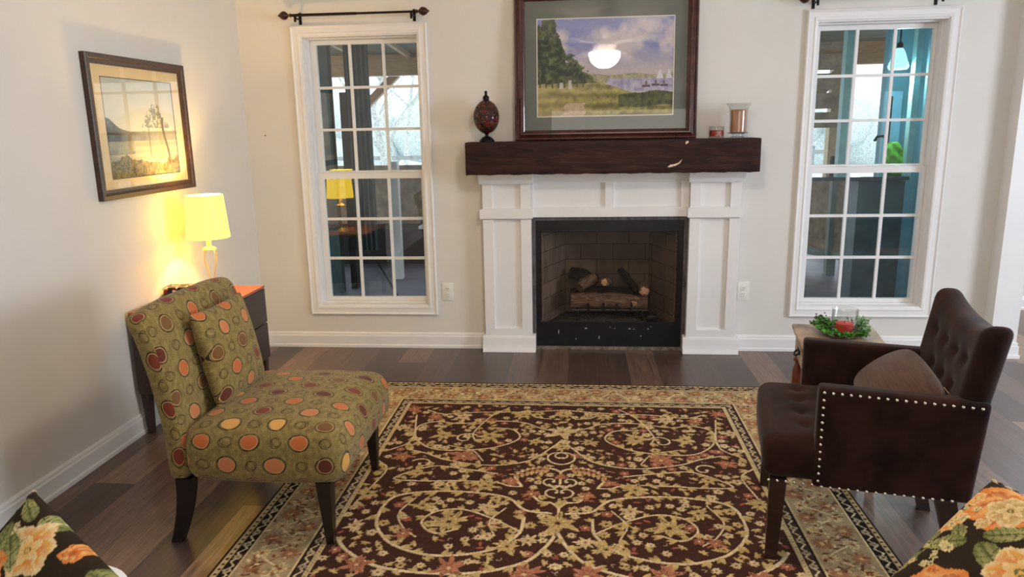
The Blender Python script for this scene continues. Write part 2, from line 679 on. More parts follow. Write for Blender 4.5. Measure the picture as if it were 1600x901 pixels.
# ------------------------------------------------------------------ 2-D painting into arrays (becomes colour of the weave / print)
class Canvas:
    def __init__(self, wd, ht, px, base):
        self.w, self.h, self.px = wd, ht, px
        self.nx, self.ny = int(round(wd / px)) + 1, int(round(ht / px)) + 1
        self.a = np.ones((self.nx, self.ny, 3)) * np.array(lin(base))

    def win(self, x, y, r):
        i0, i1 = max(0, int((x - r) / self.px)), min(self.nx, int((x + r) / self.px) + 2)
        j0, j1 = max(0, int((y - r) / self.px)), min(self.ny, int((y + r) / self.px) + 2)
        if i0 >= i1 or j0 >= j1:
            return None
        X, Y = np.meshgrid(np.arange(i0, i1) * self.px - x, np.arange(j0, j1) * self.px - y, indexing='ij')
        return slice(i0, i1), slice(j0, j1), X, Y

    def rect(self, x0, x1, y0, y1, c):
        self.a[max(0, int(round(x0 / self.px))):max(0, int(round(x1 / self.px))), max(0, int(round(y0 / self.px))):max(0, int(round(y1 / self.px)))] = lin(c)

    def disc(self, x, y, r, c):
        wn = self.win(x, y, r)
        if wn:
            i, j, X, Y = wn
            self.a[i, j][X * X + Y * Y < r * r] = lin(c)

    def curve(self, pts, wd, c, wd1=None, samples=None):
        P = spline(pts, samples or 24)
        L = len(P)
        for k in range(L - 1):
            d = math.dist(P[k], P[k + 1])
            n = max(1, int(d / (self.px * 0.8)))
            for s in range(n):
                t = s / n
                f = (k + t) / L
                ww = wd if wd1 is None else wd + (wd1 - wd) * f
                self.disc(P[k][0] + (P[k + 1][0] - P[k][0]) * t, P[k][1] + (P[k + 1][1] - P[k][1]) * t, ww / 2, c)
        return P

    def petal(self, x, y, ang, L, W, c0, c1, vein=None, rng=None):
        """leaf or petal starting at x,y pointing along ang, with lighter edge and optional vein"""
        cx, cy = x + math.cos(ang) * L / 2, y + math.sin(ang) * L / 2
        wn = self.win(cx, cy, L * 0.62)
        if not wn:
            return
        i, j, X, Y = wn
        u = (X * math.cos(ang) + Y * math.sin(ang)) / (L / 2)
        v = (-X * math.sin(ang) + Y * math.cos(ang)) / (W / 2)
        edge = np.clip(1 - u * u, 0, 1) ** 0.6 * (1 - 0.25 * u)
        m_ = (np.abs(u) < 1) & (np.abs(v) < edge)
        t = np.clip((u + 1) / 2 + 0.18 * np.sin(v * 9 + u * 2), 0, 1)[..., None]
        col = np.array(lin(c0)) * (1 - t) + np.array(lin(c1)) * t
        if vein is not None:
            q = (np.abs(v) < 0.09) | (np.abs(((u * 3.2 + np.abs(v) * 0.9) % 1.0) - 0.5) < 0.07)
            col = np.where(q[..., None], np.array(lin(vein)), col)
        self.a[i, j][m_] = col[m_]

    def flower(self, x, y, r, n, c0, c1, cc, ang=0.0, depth=0.35):
        wn = self.win(x, y, r * 1.1)
        if not wn:
            return
        i, j, X, Y = wn
        th = np.arctan2(Y, X) - ang
        rr = np.hypot(X, Y) / r
        e = 1 - depth + depth * np.abs(np.cos(n * th / 2))
        q = rr / e * (1 + 0.22 * np.sin(X * 900 + Y * 310) * np.sin(Y * 760 - X * 200))
        a = self.a[i, j]
        m_ = q < 1
        t = np.clip(q, 0, 1)[..., None]
        col = np.array(lin(c1)) * (1 - t) + np.array(lin(c0)) * t
        col = np.where((np.abs(np.sin(n * th / 2)) < 0.22)[..., None] & (q > 0.35)[..., None], np.array(lin(c1)) * 0.75, col)
        a[m_] = col[m_]
        a[q < 0.26] = lin(cc)

    def rosette(self, x, y, r, n, c0, c1, vein, ang=0.0, squash=1.0):
        """big printed blossom: rings of petals"""
        for ring, (rr, k) in enumerate(((1.0, n), (0.72, n - 1), (0.45, max(3, n - 2)))):
            for q in range(k):
                a = ang + 2 * PI * q / k + ring * 0.4
                self.petal(x, y, a, r * rr, r * rr * 0.62, c1 if ring == 0 else vein, c0, vein)

    def mirror_x(self, cx):
        k = int(round(cx / self.px))
        n = min(k, self.nx - k)
        self.a[k - n:k][::-1] = self.a[k:k + n] if False else self.a[k - n:k][::-1]


def spline(pts, n=24):
    P = [np.array(p, float) for p in pts]
    if len(P) < 3:
        return [tuple(P[0] + (P[-1] - P[0]) * t) for t in np.linspace(0, 1, n)]
    Q = [2 * P[0] - P[1]] + P + [2 * P[-1] - P[-2]]
    out = []
    for i in range(1, len(Q) - 2):
        p0, p1, p2, p3 = Q[i - 1:i + 3]
        for t in np.linspace(0, 1, n, endpoint=False):
            out.append(tuple(0.5 * ((2 * p1) + (-p0 + p2) * t + (2 * p0 - 5 * p1 + 4 * p2 - p3) * t ** 2 + (-p0 + 3 * p1 - 3 * p2 + p3) * t ** 3)))
    out.append(tuple(P[-1]))
    return out


def vnoise(nx, ny, fx, fy, seed=0, octaves=4):
    """fractal value noise on an nx by ny grid, 0..1"""
    rng = np.random.RandomState(seed)
    tot = np.zeros((nx, ny))
    amp, s = 1.0, 0
    for o in range(octaves):
        gx, gy = max(2, int(fx * 2 ** o)) + 2, max(2, int(fy * 2 ** o)) + 2
        g = rng.rand(gx, gy)
        x = np.linspace(0, gx - 2.001, nx)
        y = np.linspace(0, gy - 2.001, ny)
        xi, yi = x.astype(int), y.astype(int)
        xf, yf = (x - xi), (y - yi)
        xf = (xf * xf * (3 - 2 * xf))[:, None]
        yf = (yf * yf * (3 - 2 * yf))[None, :]
        a, b = g[np.ix_(xi, yi)], g[np.ix_(xi + 1, yi)]
        c, d = g[np.ix_(xi, yi + 1)], g[np.ix_(xi + 1, yi + 1)]
        tot += amp * ((a * (1 - xf) + b * xf) * (1 - yf) + (c * (1 - xf) + d * xf) * yf)
        s += amp
        amp *= 0.55
    return tot / s


def grid_mesh(name, A, wd, ht, mat, parent=None, z=None, put=None):
    """coloured grid in its own XY plane, 0..wd by 0..ht; put() turns the (x,y,z) array into place"""
    nx, ny = A.shape[:2]
    X, Y = np.meshgrid(np.linspace(0, wd, nx), np.linspace(0, ht, ny), indexing='ij')
    Z = np.zeros_like(X) if z is None else z
    P = np.stack([X, Y, Z], -1).reshape(-1, 3)
    if put:
        P = put(P)
    me = bpy.data.meshes.new(name)
    me.vertices.add(nx * ny)
    me.vertices.foreach_set('co', P.astype(np.float32).ravel())
    nf = (nx - 1) * (ny - 1)
    I, J = np.meshgrid(np.arange(nx - 1), np.arange(ny - 1), indexing='ij')
    a = (I * ny + J).ravel()
    q = np.stack([a, a + ny, a + ny + 1, a + 1], -1).astype(np.int32)
    me.loops.add(nf * 4)
    me.loops.foreach_set('vertex_index', q.ravel())
    me.polygons.add(nf)
    me.polygons.foreach_set('loop_start', np.arange(nf, dtype=np.int32) * 4)
    me.update(calc_edges=True)
    ca = me.color_attributes.new('paint', 'FLOAT_COLOR', 'POINT')
    ca.data.foreach_set('color', np.concatenate([A.reshape(-1, 3), np.ones((nx * ny, 1))], 1).astype(np.float32).ravel())
    me.shade_smooth()
    return link(name, me, mat, parent)


# ================================================================== THE ROOM
XL, XR, YB, YREAR, ZC = -2.12, 5.0, 0.0, -6.5, 2.62
HALL = 1.125
TH = 0.16


def wall_plane(axis, x0, x1, z0, z1, t0, t1, holes=()):
    """slab with rectangular holes, made of boxes; axis 1 = wall facing Y, axis 0 = wall facing X"""
    xs = sorted({x0, x1} | {h[0] for h in holes} | {h[1] for h in holes})
    zs = sorted({z0, z1} | {h[2] for h in holes} | {h[3] for h in holes})
    mb = MB()
    for i in range(len(xs) - 1):
        for j in range(len(zs) - 1):
            mx, mz = (xs[i] + xs[i + 1]) / 2, (zs[j] + zs[j + 1]) / 2
            if any(h[0] < mx < h[1] and h[2] < mz < h[3] for h in holes):
                continue
            if axis == 1:
                mb.box(xs[i], xs[i + 1], t0, t1, zs[j], zs[j + 1])
            else:
                mb.box(t0, t1, xs[i], xs[i + 1], zs[j], zs[j + 1])
    return mb


WIN = [(-1.7795, -0.9255), (1.3140, 2.1675)]
WZ0, WZ1 = 0.2275, 2.0553
CW = 0.060
FB = (-0.300, 0.672, 0.0, 0.862)        # rough opening of the fireplace
holes = [(a + CW, b - CW, WZ0 + CW, WZ1 - CW) for a, b in WIN] + [FB]
struct('wall_back', wall_plane(1, XL - TH, 2.64, 0.0, ZC, 0.0, TH, holes), 'wall')
struct('wall_left', wall_plane(0, YREAR, TH, 0.0, ZC, XL - TH, XL), 'wall')
struct('wall_right', wall_plane(0, YREAR, HALL, 0.0, ZC, XR, XR + TH, [(-3.75, -2.05, 0.6, 2.1)]), 'wall')
struct('wall_rear', wall_plane(1, XL, XR, 0.0, ZC, YREAR - TH, YREAR, []), 'wall')
struct('wall_hall', wall_plane(1, 2.64, XR, 0.0, ZC, HALL, HALL + TH), 'wall')
struct('wall_passage', wall_plane(0, TH, HALL + TH, 0.0, ZC, 2.58, 2.64), 'wall')
struct('ceiling', MB().box(XL - TH, XR + TH, YREAR - TH, HALL + TH, ZC, ZC + 0.12), 'ceiling')
struct('floor', MB().box(XL - TH, XR + TH, YREAR - TH, 0.0, -0.12, 0.0).box(2.48, XR + TH, 0.0, HALL + TH, -0.12, 0.0), 'floor')

BH = 0.103
BPROF = [(0, 0), (0.019, 0), (0.019, 0.016), (0.014, 0.022), (0.014, 0.078), (0.010, 0.084), (0.009, 0.094), (0.004, BH), (0, BH)]


def baseboard(name, axis, a, b, wall, sgn):
    poly = [(wall + sgn * d, z) for d, z in BPROF]
    return struct(name, MB().prism(poly, 0 if axis == 'x' else 1, a, b), 'trim')


baseboard('baseboard_left', 'y', YREAR, -0.0, XL, 1)
struct('baseboard_back', MB().prism([(-d, z) for d, z in BPROF], 0, XL + 0.019, -0.612)
       .prism([(-d, z) for d, z in BPROF], 0, 0.992, 2.49), 'trim')
struct('baseboard_hall', MB().prism([(HALL - d, z) for d, z in BPROF], 0, 2.64, XR), 'trim')

# the square pilaster that ends the wall at the hall opening
mb = MB().box(2.49, 2.64, -0.105, 0.0, 0.0, ZC)
struct('trim_pilaster', mb, 'trim')
mb = MB()
for (g, z0, z1) in ((0.020, 0.0, 0.02), (0.013, 0.02, 0.075), (0.007, 0.075, 0.095)):
    mb.box(2.49 - g, 2.64 + g, -0.105 - g, 0.0, z0, z1)
struct('trim_pilaster_base', mb, 'trim')


# ------------------------------------------------------------------ windows
def ring_profile(mb, x0, x1, z0, z1, prof, y0=0.0, sgn=-1):
    """picture-frame moulding round a rectangle in the XZ plane; prof = (inward offset, height) pairs"""
    n = len(prof)
    vs, fs = [], []
    for (cx, cz, ix, iz) in ((x0, z0, 1, 1), (x1, z0, -1, 1), (x1, z1, -1, -1), (x0, z1, 1, -1)):
        for (d, h) in prof:
            vs.append((cx + ix * d, y0 + sgn * h, cz + iz * d))
    for c in range(4):
        e = (c + 1) % 4
        for k in range(n):
            l = (k + 1) % n
            fs.append((c * n + k, e * n + k, e * n + l, c * n + l))
    mb.add(vs, fs)
    return mb


def make_window(idx, a, b):
    w_ = bpy.data.objects.new('window_%d' % idx, None)
    COL.objects.link(w_)
    w_['kind'] = 'structure'
    cas = [(0, 0), (0, 0.020), (0.006, 0.024), (0.012, 0.020), (0.016, 0.017), (0.040, 0.014), (0.044, 0.018), (0.052, 0.016), (CW, 0.010), (CW, 0)]
    ring_profile(MB(), a, b, WZ0, WZ1, cas).build('casing', 'trim', w_, True, 0.4)
    x0, x1, z0, z1 = a + CW, b - CW, WZ0 + CW, WZ1 - CW
    # jamb lining
    ring_profile(MB(), x0 - 0.001, x1 + 0.001, z0 - 0.001, z1 + 0.001, [(0, -TH), (0, 0.002), (0.008, 0.002), (0.008, -0.055), (0.016, -0.055), (0.016, -TH)]).build('jamb', 'trim', w_, False)
    x0, x1, z0, z1 = x0 + 0.016, x1 - 0.016, z0 + 0.016, z1 - 0.016
    zm = (1.113 + 1.165) / 2
    for (name, lo, hi, yy, gb, gt) in (('upper_sash', zm - 0.012, z1, 0.105, 1.165, 1.953), ('lower_sash', z0, zm + 0.014, 0.072, 0.328, 1.115)):
        mb = MB()
        gx0, gx1 = a + 0.113, b - 0.091 if idx == 1 else b - 0.113
        gx1 = b - 0.091
        mb.box(x0, gx0, yy, yy + 0.032, lo, hi)
        mb.box(gx1, x1, yy, yy + 0.032, lo, hi)
        mb.box(gx0, gx1, yy, yy + 0.032, lo, gb)
        mb.box(gx0, gx1, yy, yy + 0.032, gt, hi)
        s = mb.build(name, 'trim', w_, False)
        mu = MB()
        for k in (1, 2):
            xx = gx0 + (gx1 - gx0) * k / 3
            mu.box(xx - 0.0085, xx + 0.0085, yy + 0.004, yy + 0.022, gb, gt)
            zz = gb + (gt - gb) * k / 3
            mu.box(gx0, gx1, yy + 0.005, yy + 0.021, zz - 0.0085, zz + 0.0085)
        mu.build('muntins', 'trim', s, False)
        MB().add([(gx0, yy + 0.013, gb), (gx1, yy + 0.013, gb), (gx1, yy + 0.013, gt), (gx0, yy + 0.013, gt)], [(0, 1, 2, 3)]).build('glass', 'glass', s, False)
    lk = MB()
    for fx in (0.3, 0.72):
        xx = x0 + (x1 - x0) * fx
        lk.tube([(xx - 0.03, 0.075, zm + 0.016), (xx + 0.0, 0.062, zm + 0.02), (xx + 0.026, 0.07, zm + 0.018)], 0.004, 6)
    lk.build('sash_lock', 'plastic', w_)
    return w_


make_window(1, *WIN[0])
make_window(2, *WIN[1])
# the off-frame window in the right wall, with its mullions
w3 = bpy.data.objects.new('window_3', None)
COL.objects.link(w3)
w3['kind'] = 'structure'
mb = MB()
for (y0, y1, z0, z1) in ((-3.82, -3.75, 0.53, 2.17), (-2.05, -1.98, 0.53, 2.17), (-3.75, -2.05, 0.53, 0.6), (-3.75, -2.05, 2.1, 2.17)):
    mb.box(XR - 0.02, XR, y0, y1, z0, z1)
mb.build('casing', 'trim', w3, False)


# ------------------------------------------------------------------ curtain rods
def curtain_rod(x0, x1, label):
    t = thing('curtain_rod', label, 'curtain rod', ((x0 + x1) / 2, 0, 2.108), group='curtain rods over the windows')
    h = (x1 - x0) / 2
    MB().tube([(-h + 0.07, -0.08, 0), (0.02, -0.08, 0)], 0.0085, 12).tube([(0, -0.08, 0), (h - 0.07, -0.08, 0)], 0.0068, 12).build('rod', 'iron', t)
    for s in (-1, 1):
        prof = [(0.0001, 0), (0.010, 0.001), (0.011, 0.008), (0.006, 0.012), (0.008, 0.018), (0.016, 0.024), (0.0235, 0.036), (0.025, 0.046), (0.021, 0.058), (0.013, 0.068), (0.007, 0.073), (0.006, 0.078), (0.0001, 0.081)]
        f = MB()
        vs, fs = [], []
        n = 16
        for (r_, z) in prof:
            for i in range(n):
                a = 2 * PI * i / n
                rr = r_ * (1 + 0.07 * math.cos(8 * a + z * 90))
                vs.append((s * (h - 0.078 + z), -0.08 + rr * math.cos(a), rr * math.sin(a)))
        for j in range(len(prof) - 1):
            for i in range(n):
                fs.append((j * n + i, j * n + (i + 1) % n, (j + 1) * n + (i + 1) % n, (j + 1) * n + i))
        f.add(vs, fs).build('finial', 'bronze', t)
        bx = s * (h - 0.105)
        br = MB()
        br.box(bx - 0.009, bx + 0.009, -0.005, 0.0, -0.045, 0.025, 0.002)
        br.tube([(bx, -0.003, -0.012), (bx, -0.05, -0.018), (bx, -0.078, -0.014)], 0.0055, 8)
        br.tube([(bx + 0.0, -0.08 + 0.0125 * math.cos(a), 0.0125 * math.sin(a)) for a in np.linspace(-PI * 1.1, PI * 0.1, 12)], 0.004, 6)
        br.box(bx - 0.007, bx + 0.007, -0.092, -0.086, -0.040, 0.004, 0.002)
        br.build('bracket', 'iron', t)
    return t


curtain_rod(-1.818, -0.894, 'black curtain rod with bronze finials over the left window')
curtain_rod(1.239, 2.125, 'black curtain rod over the right window, mostly cut off by the picture top')


# ------------------------------------------------------------------ fireplace surround, mantel, firebox
fs_ = thing('fireplace_surround', 'white panelled wooden fireplace surround beneath the dark mantel beam', 'fireplace surround', (0.19, 0, 0))
OX = 0.19


def sb(mb, x0, x1, y0, y1, z0, z1, bev=0.0015):
    return mb.box(x0 - OX, x1 - OX, y0, y1, z0, z1, bev)


def pilaster(x0, x1, i0, i1, px0, px1, bx0, bx1):
    """x0..x1 body, i0..i1 recessed panel, px band/cap extents, bx plinth extents"""
    p = MB()
    sb(p, x0, x1, -0.050, 0.0, 0.0, 1.15)
    for (z0, z1, g) in ((0.10, 0.862, 0.152), (0.926, 1.082, 0.932)):
        sb(p, x0, i0, -0.070, -0.04, z0, z1)
        sb(p, i1, x1, -0.070, -0.04, z0, z1)
        sb(p, i0 - 0.001, i1 + 0.001, -0.070, -0.04, z0, 0.152 if z0 < 0.5 else 0.930)
        sb(p, i0 - 0.001, i1 + 0.001, -0.070, -0.04, z1 - (0.004 if z0 < 0.5 else 0.006), z1)
    pl = p.build('pilaster', 'trim', fs_, False)
    b = MB()
    sb(b, px0, px1, -0.085, 0.0, 0.866, 0.927)
    b.build('band', 'trim', pl, False)
    c = MB()
    sb(c, px0, px1, -0.095, 0.0, 1.083, 1.105)
    prof = [(-0.095, 1.104), (-0.099, 1.112), (-0.108, 1.122), (-0.118, 1.134), (-0.122, 1.1465), (0.0, 1.1465), (0.0, 1.104)]
    c.prism(prof, 0, px0 - OX, px1 - OX)
    c.build('cap', 'trim', pl, False)
    q = MB()
    prof = [(-0.098, 0), (-0.098, 0.006), (-0.088, 0.030), (-0.084, 0.050), (-0.080, 0.092), (-0.076, 0.104), (-0.050, 0.108), (0, 0.108), (0, 0)]
    q.prism(prof, 0, bx0 - OX, bx1 - OX)
    q.build('plinth', 'trim', pl, False)


pilaster(-0.604, -0.300, -0.540, -0.366, -0.622, -0.288, -0.622, -0.279)
pilaster(0.674, 0.978, 0.738, 0.913, 0.660, 0.990, 0.655, 1.000)
fr = MB()
sb(fr, -0.300, 0.674, -0.022, 0.0, 0.869, 1.15)
sb(fr, -0.300, 0.674, -0.040, -0.02, 0.869, 0.930)
sb(fr, -0.300, 0.674, -0.040, -0.02, 1.083, 1.147)
sb(fr, 0.158, 0.214, -0.040, -0.02, 0.928, 1.085)
sb(fr, 0.622, 0.674, -0.040, -0.02, 0.928, 1.085)
sb(fr, -0.300, -0.286, -0.040, -0.02, 0.928, 1.085)
prof = [(-0.040, 1.088), (-0.046, 1.100), (-0.060, 1.118), (-0.066, 1.1465), (0, 1.1465), (0, 1.088)]
fr.prism(prof, 0, -0.288 - OX, 0.660 - OX)
fr.build('frieze', 'trim', fs_, False)

mt = NT('rough sawn mantel')
co = mt.mapping(mt.coord(), (1.0, 9, 9))
a_ = mt.noise(co, 3.0, 8, 0.62, 1.8)
b_ = mt.noise(mt.mapping(mt.coord(), (3, 40, 40)), 4.0, 4)
f_ = mt.math('ADD', mt.math('MULTIPLY', a_, 0.7), mt.math('MULTIPLY', b_, 0.3))
mt.color(mt.ramp(f_, [(0.30, (22, 12, 11)), (0.5, (46, 24, 20)), (0.72, (78, 44, 33))]))
mt.set(Roughness=0.55, Specular_IOR_Level=0.2)
mt.bump(f_, 0.5, 0.004)
MAT['mantel'] = mt.mat
MX0, MX1, MZ0, MZ1 = -0.681, 1.044, 1.147, 1.340
V, Fq, _ = rbox(MX1 - MX0, 0.22, MZ1 - MZ0, 0.005, 60, 8, 8, 2)
rng = np.random.RandomState(4)
V[:, 2] += 0.0016 * np.sin(V[:, 0] * 37) * (V[:, 2] < 0) + 0.0012 * np.sin(V[:, 0] * 83 + 1) * (V[:, 2] < 0)
V[:, 1] += 0.0014 * np.sin(V[:, 0] * 21 + V[:, 2] * 30) * (V[:, 1] < 0)
mb = MB().add(V + np.array([0, -0.11, (MZ0 + MZ1) / 2]), Fq)
mantel = thing('mantel_beam', 'dark rough-sawn wooden mantel beam over the fireplace', 'mantel', ((MX0 + MX1) / 2, 0, 0))
mb.build('beam', 'mantel', mantel)
# crack lines and the pale scars where the stain has chipped off
MAT['scar'] = basic('bare chipped wood', (206, 182, 160), 0.8, var=0.2, vscale=60)
MAT['crack'] = basic('open crack', (10, 7, 6), 0.9, var=0.02)
mcx = (MX0 + MX1) / 2


def flat_blob(mb, pts, y, th):
    mb.prism(pts, 1, y, y - th)


sc = MB()
flat_blob(sc, [(0.513 - mcx, 1.182), (0.530 - mcx, 1.195), (0.556 - mcx, 1.199), (0.575 - mcx, 1.206), (0.598 - mcx, 1.226), (0.586 - mcx, 1.203), (0.566 - mcx, 1.191), (0.545 - mcx, 1.184), (0.527 - mcx, 1.180)], -0.219, 0.0032)
flat_blob(sc, [(0.611 - mcx, 1.314), (0.616 - mcx, 1.328), (0.629 - mcx, 1.331), (0.631 - mcx, 1.322), (0.620 - mcx, 1.312)], -0.219, 0.0032)
sc.build('chipped_patch', 'scar', mantel, False)
ck = MB()
rng = random.Random(3)
for (xa, xb, z, sl) in ((-0.66, -0.32, 1.243, 0.03), (-0.45, -0.34, 1.250, 0.12), (0.1, 0.5, 1.236, 0.0), (0.62, 1.02, 1.240, 0.0)):
    pts = []
    for k in range(10):
        t_ = k / 9
        x = xa + (xb - xa) * t_
        pts.append((x - mcx, -0.2195, z + sl * (x - xa) + rng.uniform(-0.002, 0.002)))
    ck.tube(pts, 0.0012, 5)
ck.build('crack', 'crack', mantel, False)

# slate strips round the opening
slate = thing('slate_surround', 'narrow dark slate strips framing the black firebox', 'fireplace tiles', (0.19, 0, 0))
for (x0, x1, z0, z1) in ((-0.300, -0.276, 0.0, 0.42), (-0.300, -0.276, 0.423, 0.862), (0.650, 0.674, 0.0, 0.42), (0.650, 0.674, 0.423, 0.862), (-0.276, 0.65, 0.846, 0.869)):
    MB().box(x0 - OX, x1 - OX, -0.020, 0.02, z0, z1, 0.001).build('slate_tile', 'slate', slate, False)

# the steel firebox
fb = thing('gas_fireplace', 'black steel gas fireplace with sooty brick-lined firebox', 'fireplace', (0.19, 0, 0))
face = MB()
G = (-0.247, 0.619, 0.184, 0.771)
X0, X1 = -0.276, 0.650
face.box(X0 - OX, X1 - OX, -0.014, 0.0, G[3], 0.846, 0.001)
face.box(X0 - OX, X1 - OX, -0.012, 0.0, 0.022, G[2], 0.001)
face.box(X0 - OX, G[0] - OX, -0.014, 0.0, G[2], G[3], 0.001)
face.box(G[1] - OX, X1 - OX, -0.014, 0.0, G[2], G[3], 0.001)
face.box(X0 + 0.004 - OX, X1 - 0.004 - OX, -0.020, -0.012, 0.775, 0.782, 0.001)
ff = face.build('face_panel', 'firemetal', fb, False)
hs = MB().box(X0 - OX, X1 - OX, -0.024, 0.0, 0.0, 0.022, 0.001)
tag(hs.build('hearth_strip', basic('grey metal strip', (120, 112, 100), 0.4, 0.5, var=0.3, vscale=30), fb, False), 'scuffed grey metal strip')
# chips on the lower panel
MAT['chip'] = basic('chip', (190, 190, 186), 0.7, var=0.1)
rng = random.Random(8)
for (px, pz, sx, sz) in ((-0.132, 0.118, 0.003, 0.018), (0.045, 0.142, 0.012, 0.004), (0.13, 0.082, 0.003, 0.012), (-0.02, 0.07, 0.004, 0.004), (0.23, 0.142, 0.003, 0.004),
                         (0.325, 0.141, 0.009, 0.003), (0.352, 0.139, 0.006, 0.003), (0.443, 0.141, 0.004, 0.006), (0.397, 0.092, 0.004, 0.004), (0.46, 0.155, 0.003, 0.003), (0.20, 0.150, 0.003, 0.003)):
    n = 7
    poly = [(px - OX + sx * math.cos(2 * PI * k / n) * rng.uniform(0.6, 1.1), pz + sz * math.sin(2 * PI * k / n) * rng.uniform(0.6, 1.1)) for k in range(n)]
    MB().prism(poly, 1, -0.011, -0.0133).build('paint_chip', 'chip', fb, False)

bt = NT('sooty firebrick')
s = bt.sep(bt.coord())
br = bt.n('ShaderNodeTexBrick')
bt.link(bt.comb(bt.math('ADD', s[0], s[1]), s[2]), br.inputs['Vector'])
br.inputs['Color1'].default_value = rgba((128, 110, 96))
br.inputs['Color2'].default_value = rgba((110, 95, 84))
br.inputs['Mortar'].default_value = rgba((74, 62, 54))
br.inputs['Scale'].default_value = 1.0
br.inputs['Mortar Size'].default_value = 0.003
br.inputs['Brick Width'].default_value = 0.22
br.inputs['Row Height'].default_value = 0.105
soot = bt.noise(bt.mapping(bt.coord(), (3.2, 3.2, 0.9)), 2.2, 5, 0.6)
bt.color(bt.mix(bt.ramp(soot, [(0.30, (190, 190, 190)), (0.62, (40, 40, 40))]), br.outputs[0], rgba((44, 36, 32))))
bt.set(Roughness=0.9, Specular_IOR_Level=0.1)
bt.bump(br.outputs[1], -0.4, 0.003)
lb = (-0.092, 0.476)    # back wall extents
D = 0.40
fbm = MB()
g0, g1, z0, z1 = G[0] - OX, G[1] - OX, 0.150, 0.80
l0, l1 = lb[0] - OX, lb[1] - OX
o0, o1 = g0 - 0.012, g1 + 0.012
vs = [(o0, 0.0, z0), (o1, 0.0, z0), (o1, 0.0, z1), (o0, 0.0, z1), (l0, D, z0), (l1, D, z0), (l1, D, z1), (l0, D, z1)]
fbm.add(vs, [(0, 3, 7, 4), (1, 5, 6, 2), (4, 7, 6, 5)])
# outer skin so that the lining has thickness
vs2 = [(x + (0.03 if x > 0 else -0.03), y + (0.03 if y > 0 else 0.0), z) for x, y, z in vs]
fbm.add(vs2, [(0, 4, 7, 3), (1, 2, 6, 5), (4, 5, 6, 7)])
lining = fbm.build('brick_lining', bt.mat, fb, False)
MAT['soot'] = basic('soot', (40, 34, 31), 0.9, var=0.3, vscale=30)
MB().prism([(o0, 0), (o1, 0), (l1, D), (l0, D)], 2, z0 - 0.02, z0).build('firebox_floor', 'soot', fb, False)
MB().prism([(o0, 0), (o1, 0), (l1, D), (l0, D)], 2, z1, z1 + 0.02).build('firebox_top', 'soot', fb, False)
# mesh curtain stacks at either side
MAT['mesh'] = basic('mesh curtain', (120, 110, 98), 0.5, 0.4, var=0.3, vscale=60)
for s_, e in ((g0 + 0.006, 1), (g1 - 0.006, -1)):
    mc = MB()
    pts = [(s_ + e * 0.006 * (k % 2), 0.012 + 0.012 * k) for k in range(6)]
    vs = [(x, y, z) for x, y in pts for z in (z0 + 0.035, G[3])]
    mc.add(vs, [(2 * k, 2 * k + 2, 2 * k + 3, 2 * k + 1) for k in range(5)])
    mc.build('mesh_curtain', 'mesh', fb, False)
MB().add([(G[0] - OX, -0.003, G[2]), (G[1] - OX, -0.003, G[2]), (G[1] - OX, -0.003, G[3]), (G[0] - OX, -0.003, G[3])], [(0, 1, 2, 3)]).build('glass', glassy('smoky glass', (0.90, 0.86, 0.83), 0.8, 0.3), fb, False)
# ember bed and burner
eb = NT('ember bed')
eb.color(eb.ramp(eb.noise(eb.coord(), 60, 4, 0.7), [(0.35, (30, 27, 26)), (0.6, (70, 64, 60)), (0.72, (120, 112, 104))]))
eb.set(Roughness=0.95)
n = 40
zz = vnoise(n, n, 12, 10, 5, 3) * 0.03
E_ = MB()
xs = np.linspace(o0 + 0.05, o1 - 0.05, n)
ys = np.linspace(0.03, 0.33, n)
vs = [(xs[i] * (1 - 0.3 * (ys[j] / 0.4)), ys[j], z0 + 0.004 + zz[i, j] * min(1, 4 * min(i, n - 1 - i) / n) * min(1, 4 * min(j, n - 1 - j) / n)) for i in range(n) for j in range(n)]
E_.add(vs, [(i * n + j, (i + 1) * n + j, (i + 1) * n + j + 1, i * n + j + 1) for i in range(n - 1) for j in range(n - 1)])
E_.build('ember_bed', eb.mat, fb)

# grate
gr = thing('fireplace_grate', 'black iron grate bars standing beneath the logs', 'grate', (0.19, 0.1, 0.150))
gb = MB()
gb.tube([(-0.24, 0.0, 0.085), (0.26, 0.0, 0.085)], 0.007, 6)
gb.tube([(-0.22, 0.14, 0.085), (0.24, 0.14, 0.085)], 0.007, 6)
gb.build('rail', 'firemetal', gr)
for x in (-0.13, -0.03, 0.055, 0.15):
    MB().tube([(x, 0.15, 0.085), (x, 0.0, 0.085), (x, -0.03, 0.092), (x, -0.035, 0.14)], 0.008, 6).build('bar', 'firemetal', gr)
for (x, y) in ((-0.2, 0.0), (0.22, 0.0), (-0.2, 0.14), (0.22, 0.14)):
    MB().tube([(x, y, 0.002), (x, y, 0.085)], 0.007, 6).build('leg', 'firemetal', gr)
vb = MB().box(-0.035, 0.035, -0.03, 0.03, 0.0, 0.05, 0.006).lathe([(0.012, 0), (0.012, 0.012), (0.009, 0.014)], (0, 0, 0.05), 14)
tag(vb.build('control_valve', 'firemetal', None, loc=(0.475, 0.10, 0.158)), 'small black gas valve box right of the fireplace logs', 'gas valve')


def log_mat(name, c1, c2, c3):
    t = NT(name)
    f = t.noise(t.mapping(t.coord(), (2.0, 14, 14)), 5.0, 7, 0.65, 1.5)
    t.color(t.ramp(f, [(0.30, c1), (0.5, c2), (0.7, c3)]))
    t.set(Roughness=0.95, Specular_IOR_Level=0.1)
    t.bump(f, 1.0, 0.012)
    return t.mat


LOGA = log_mat('ceramic bark', (48, 36, 31), (112, 88, 73), (168, 138, 112))
LOGB = log_mat('charred bark', (20, 17, 16), (44, 36, 32), (76, 62, 54))
CUT = basic('split wood face', (168, 134, 104), 0.9, var=0.35, vscale=30)


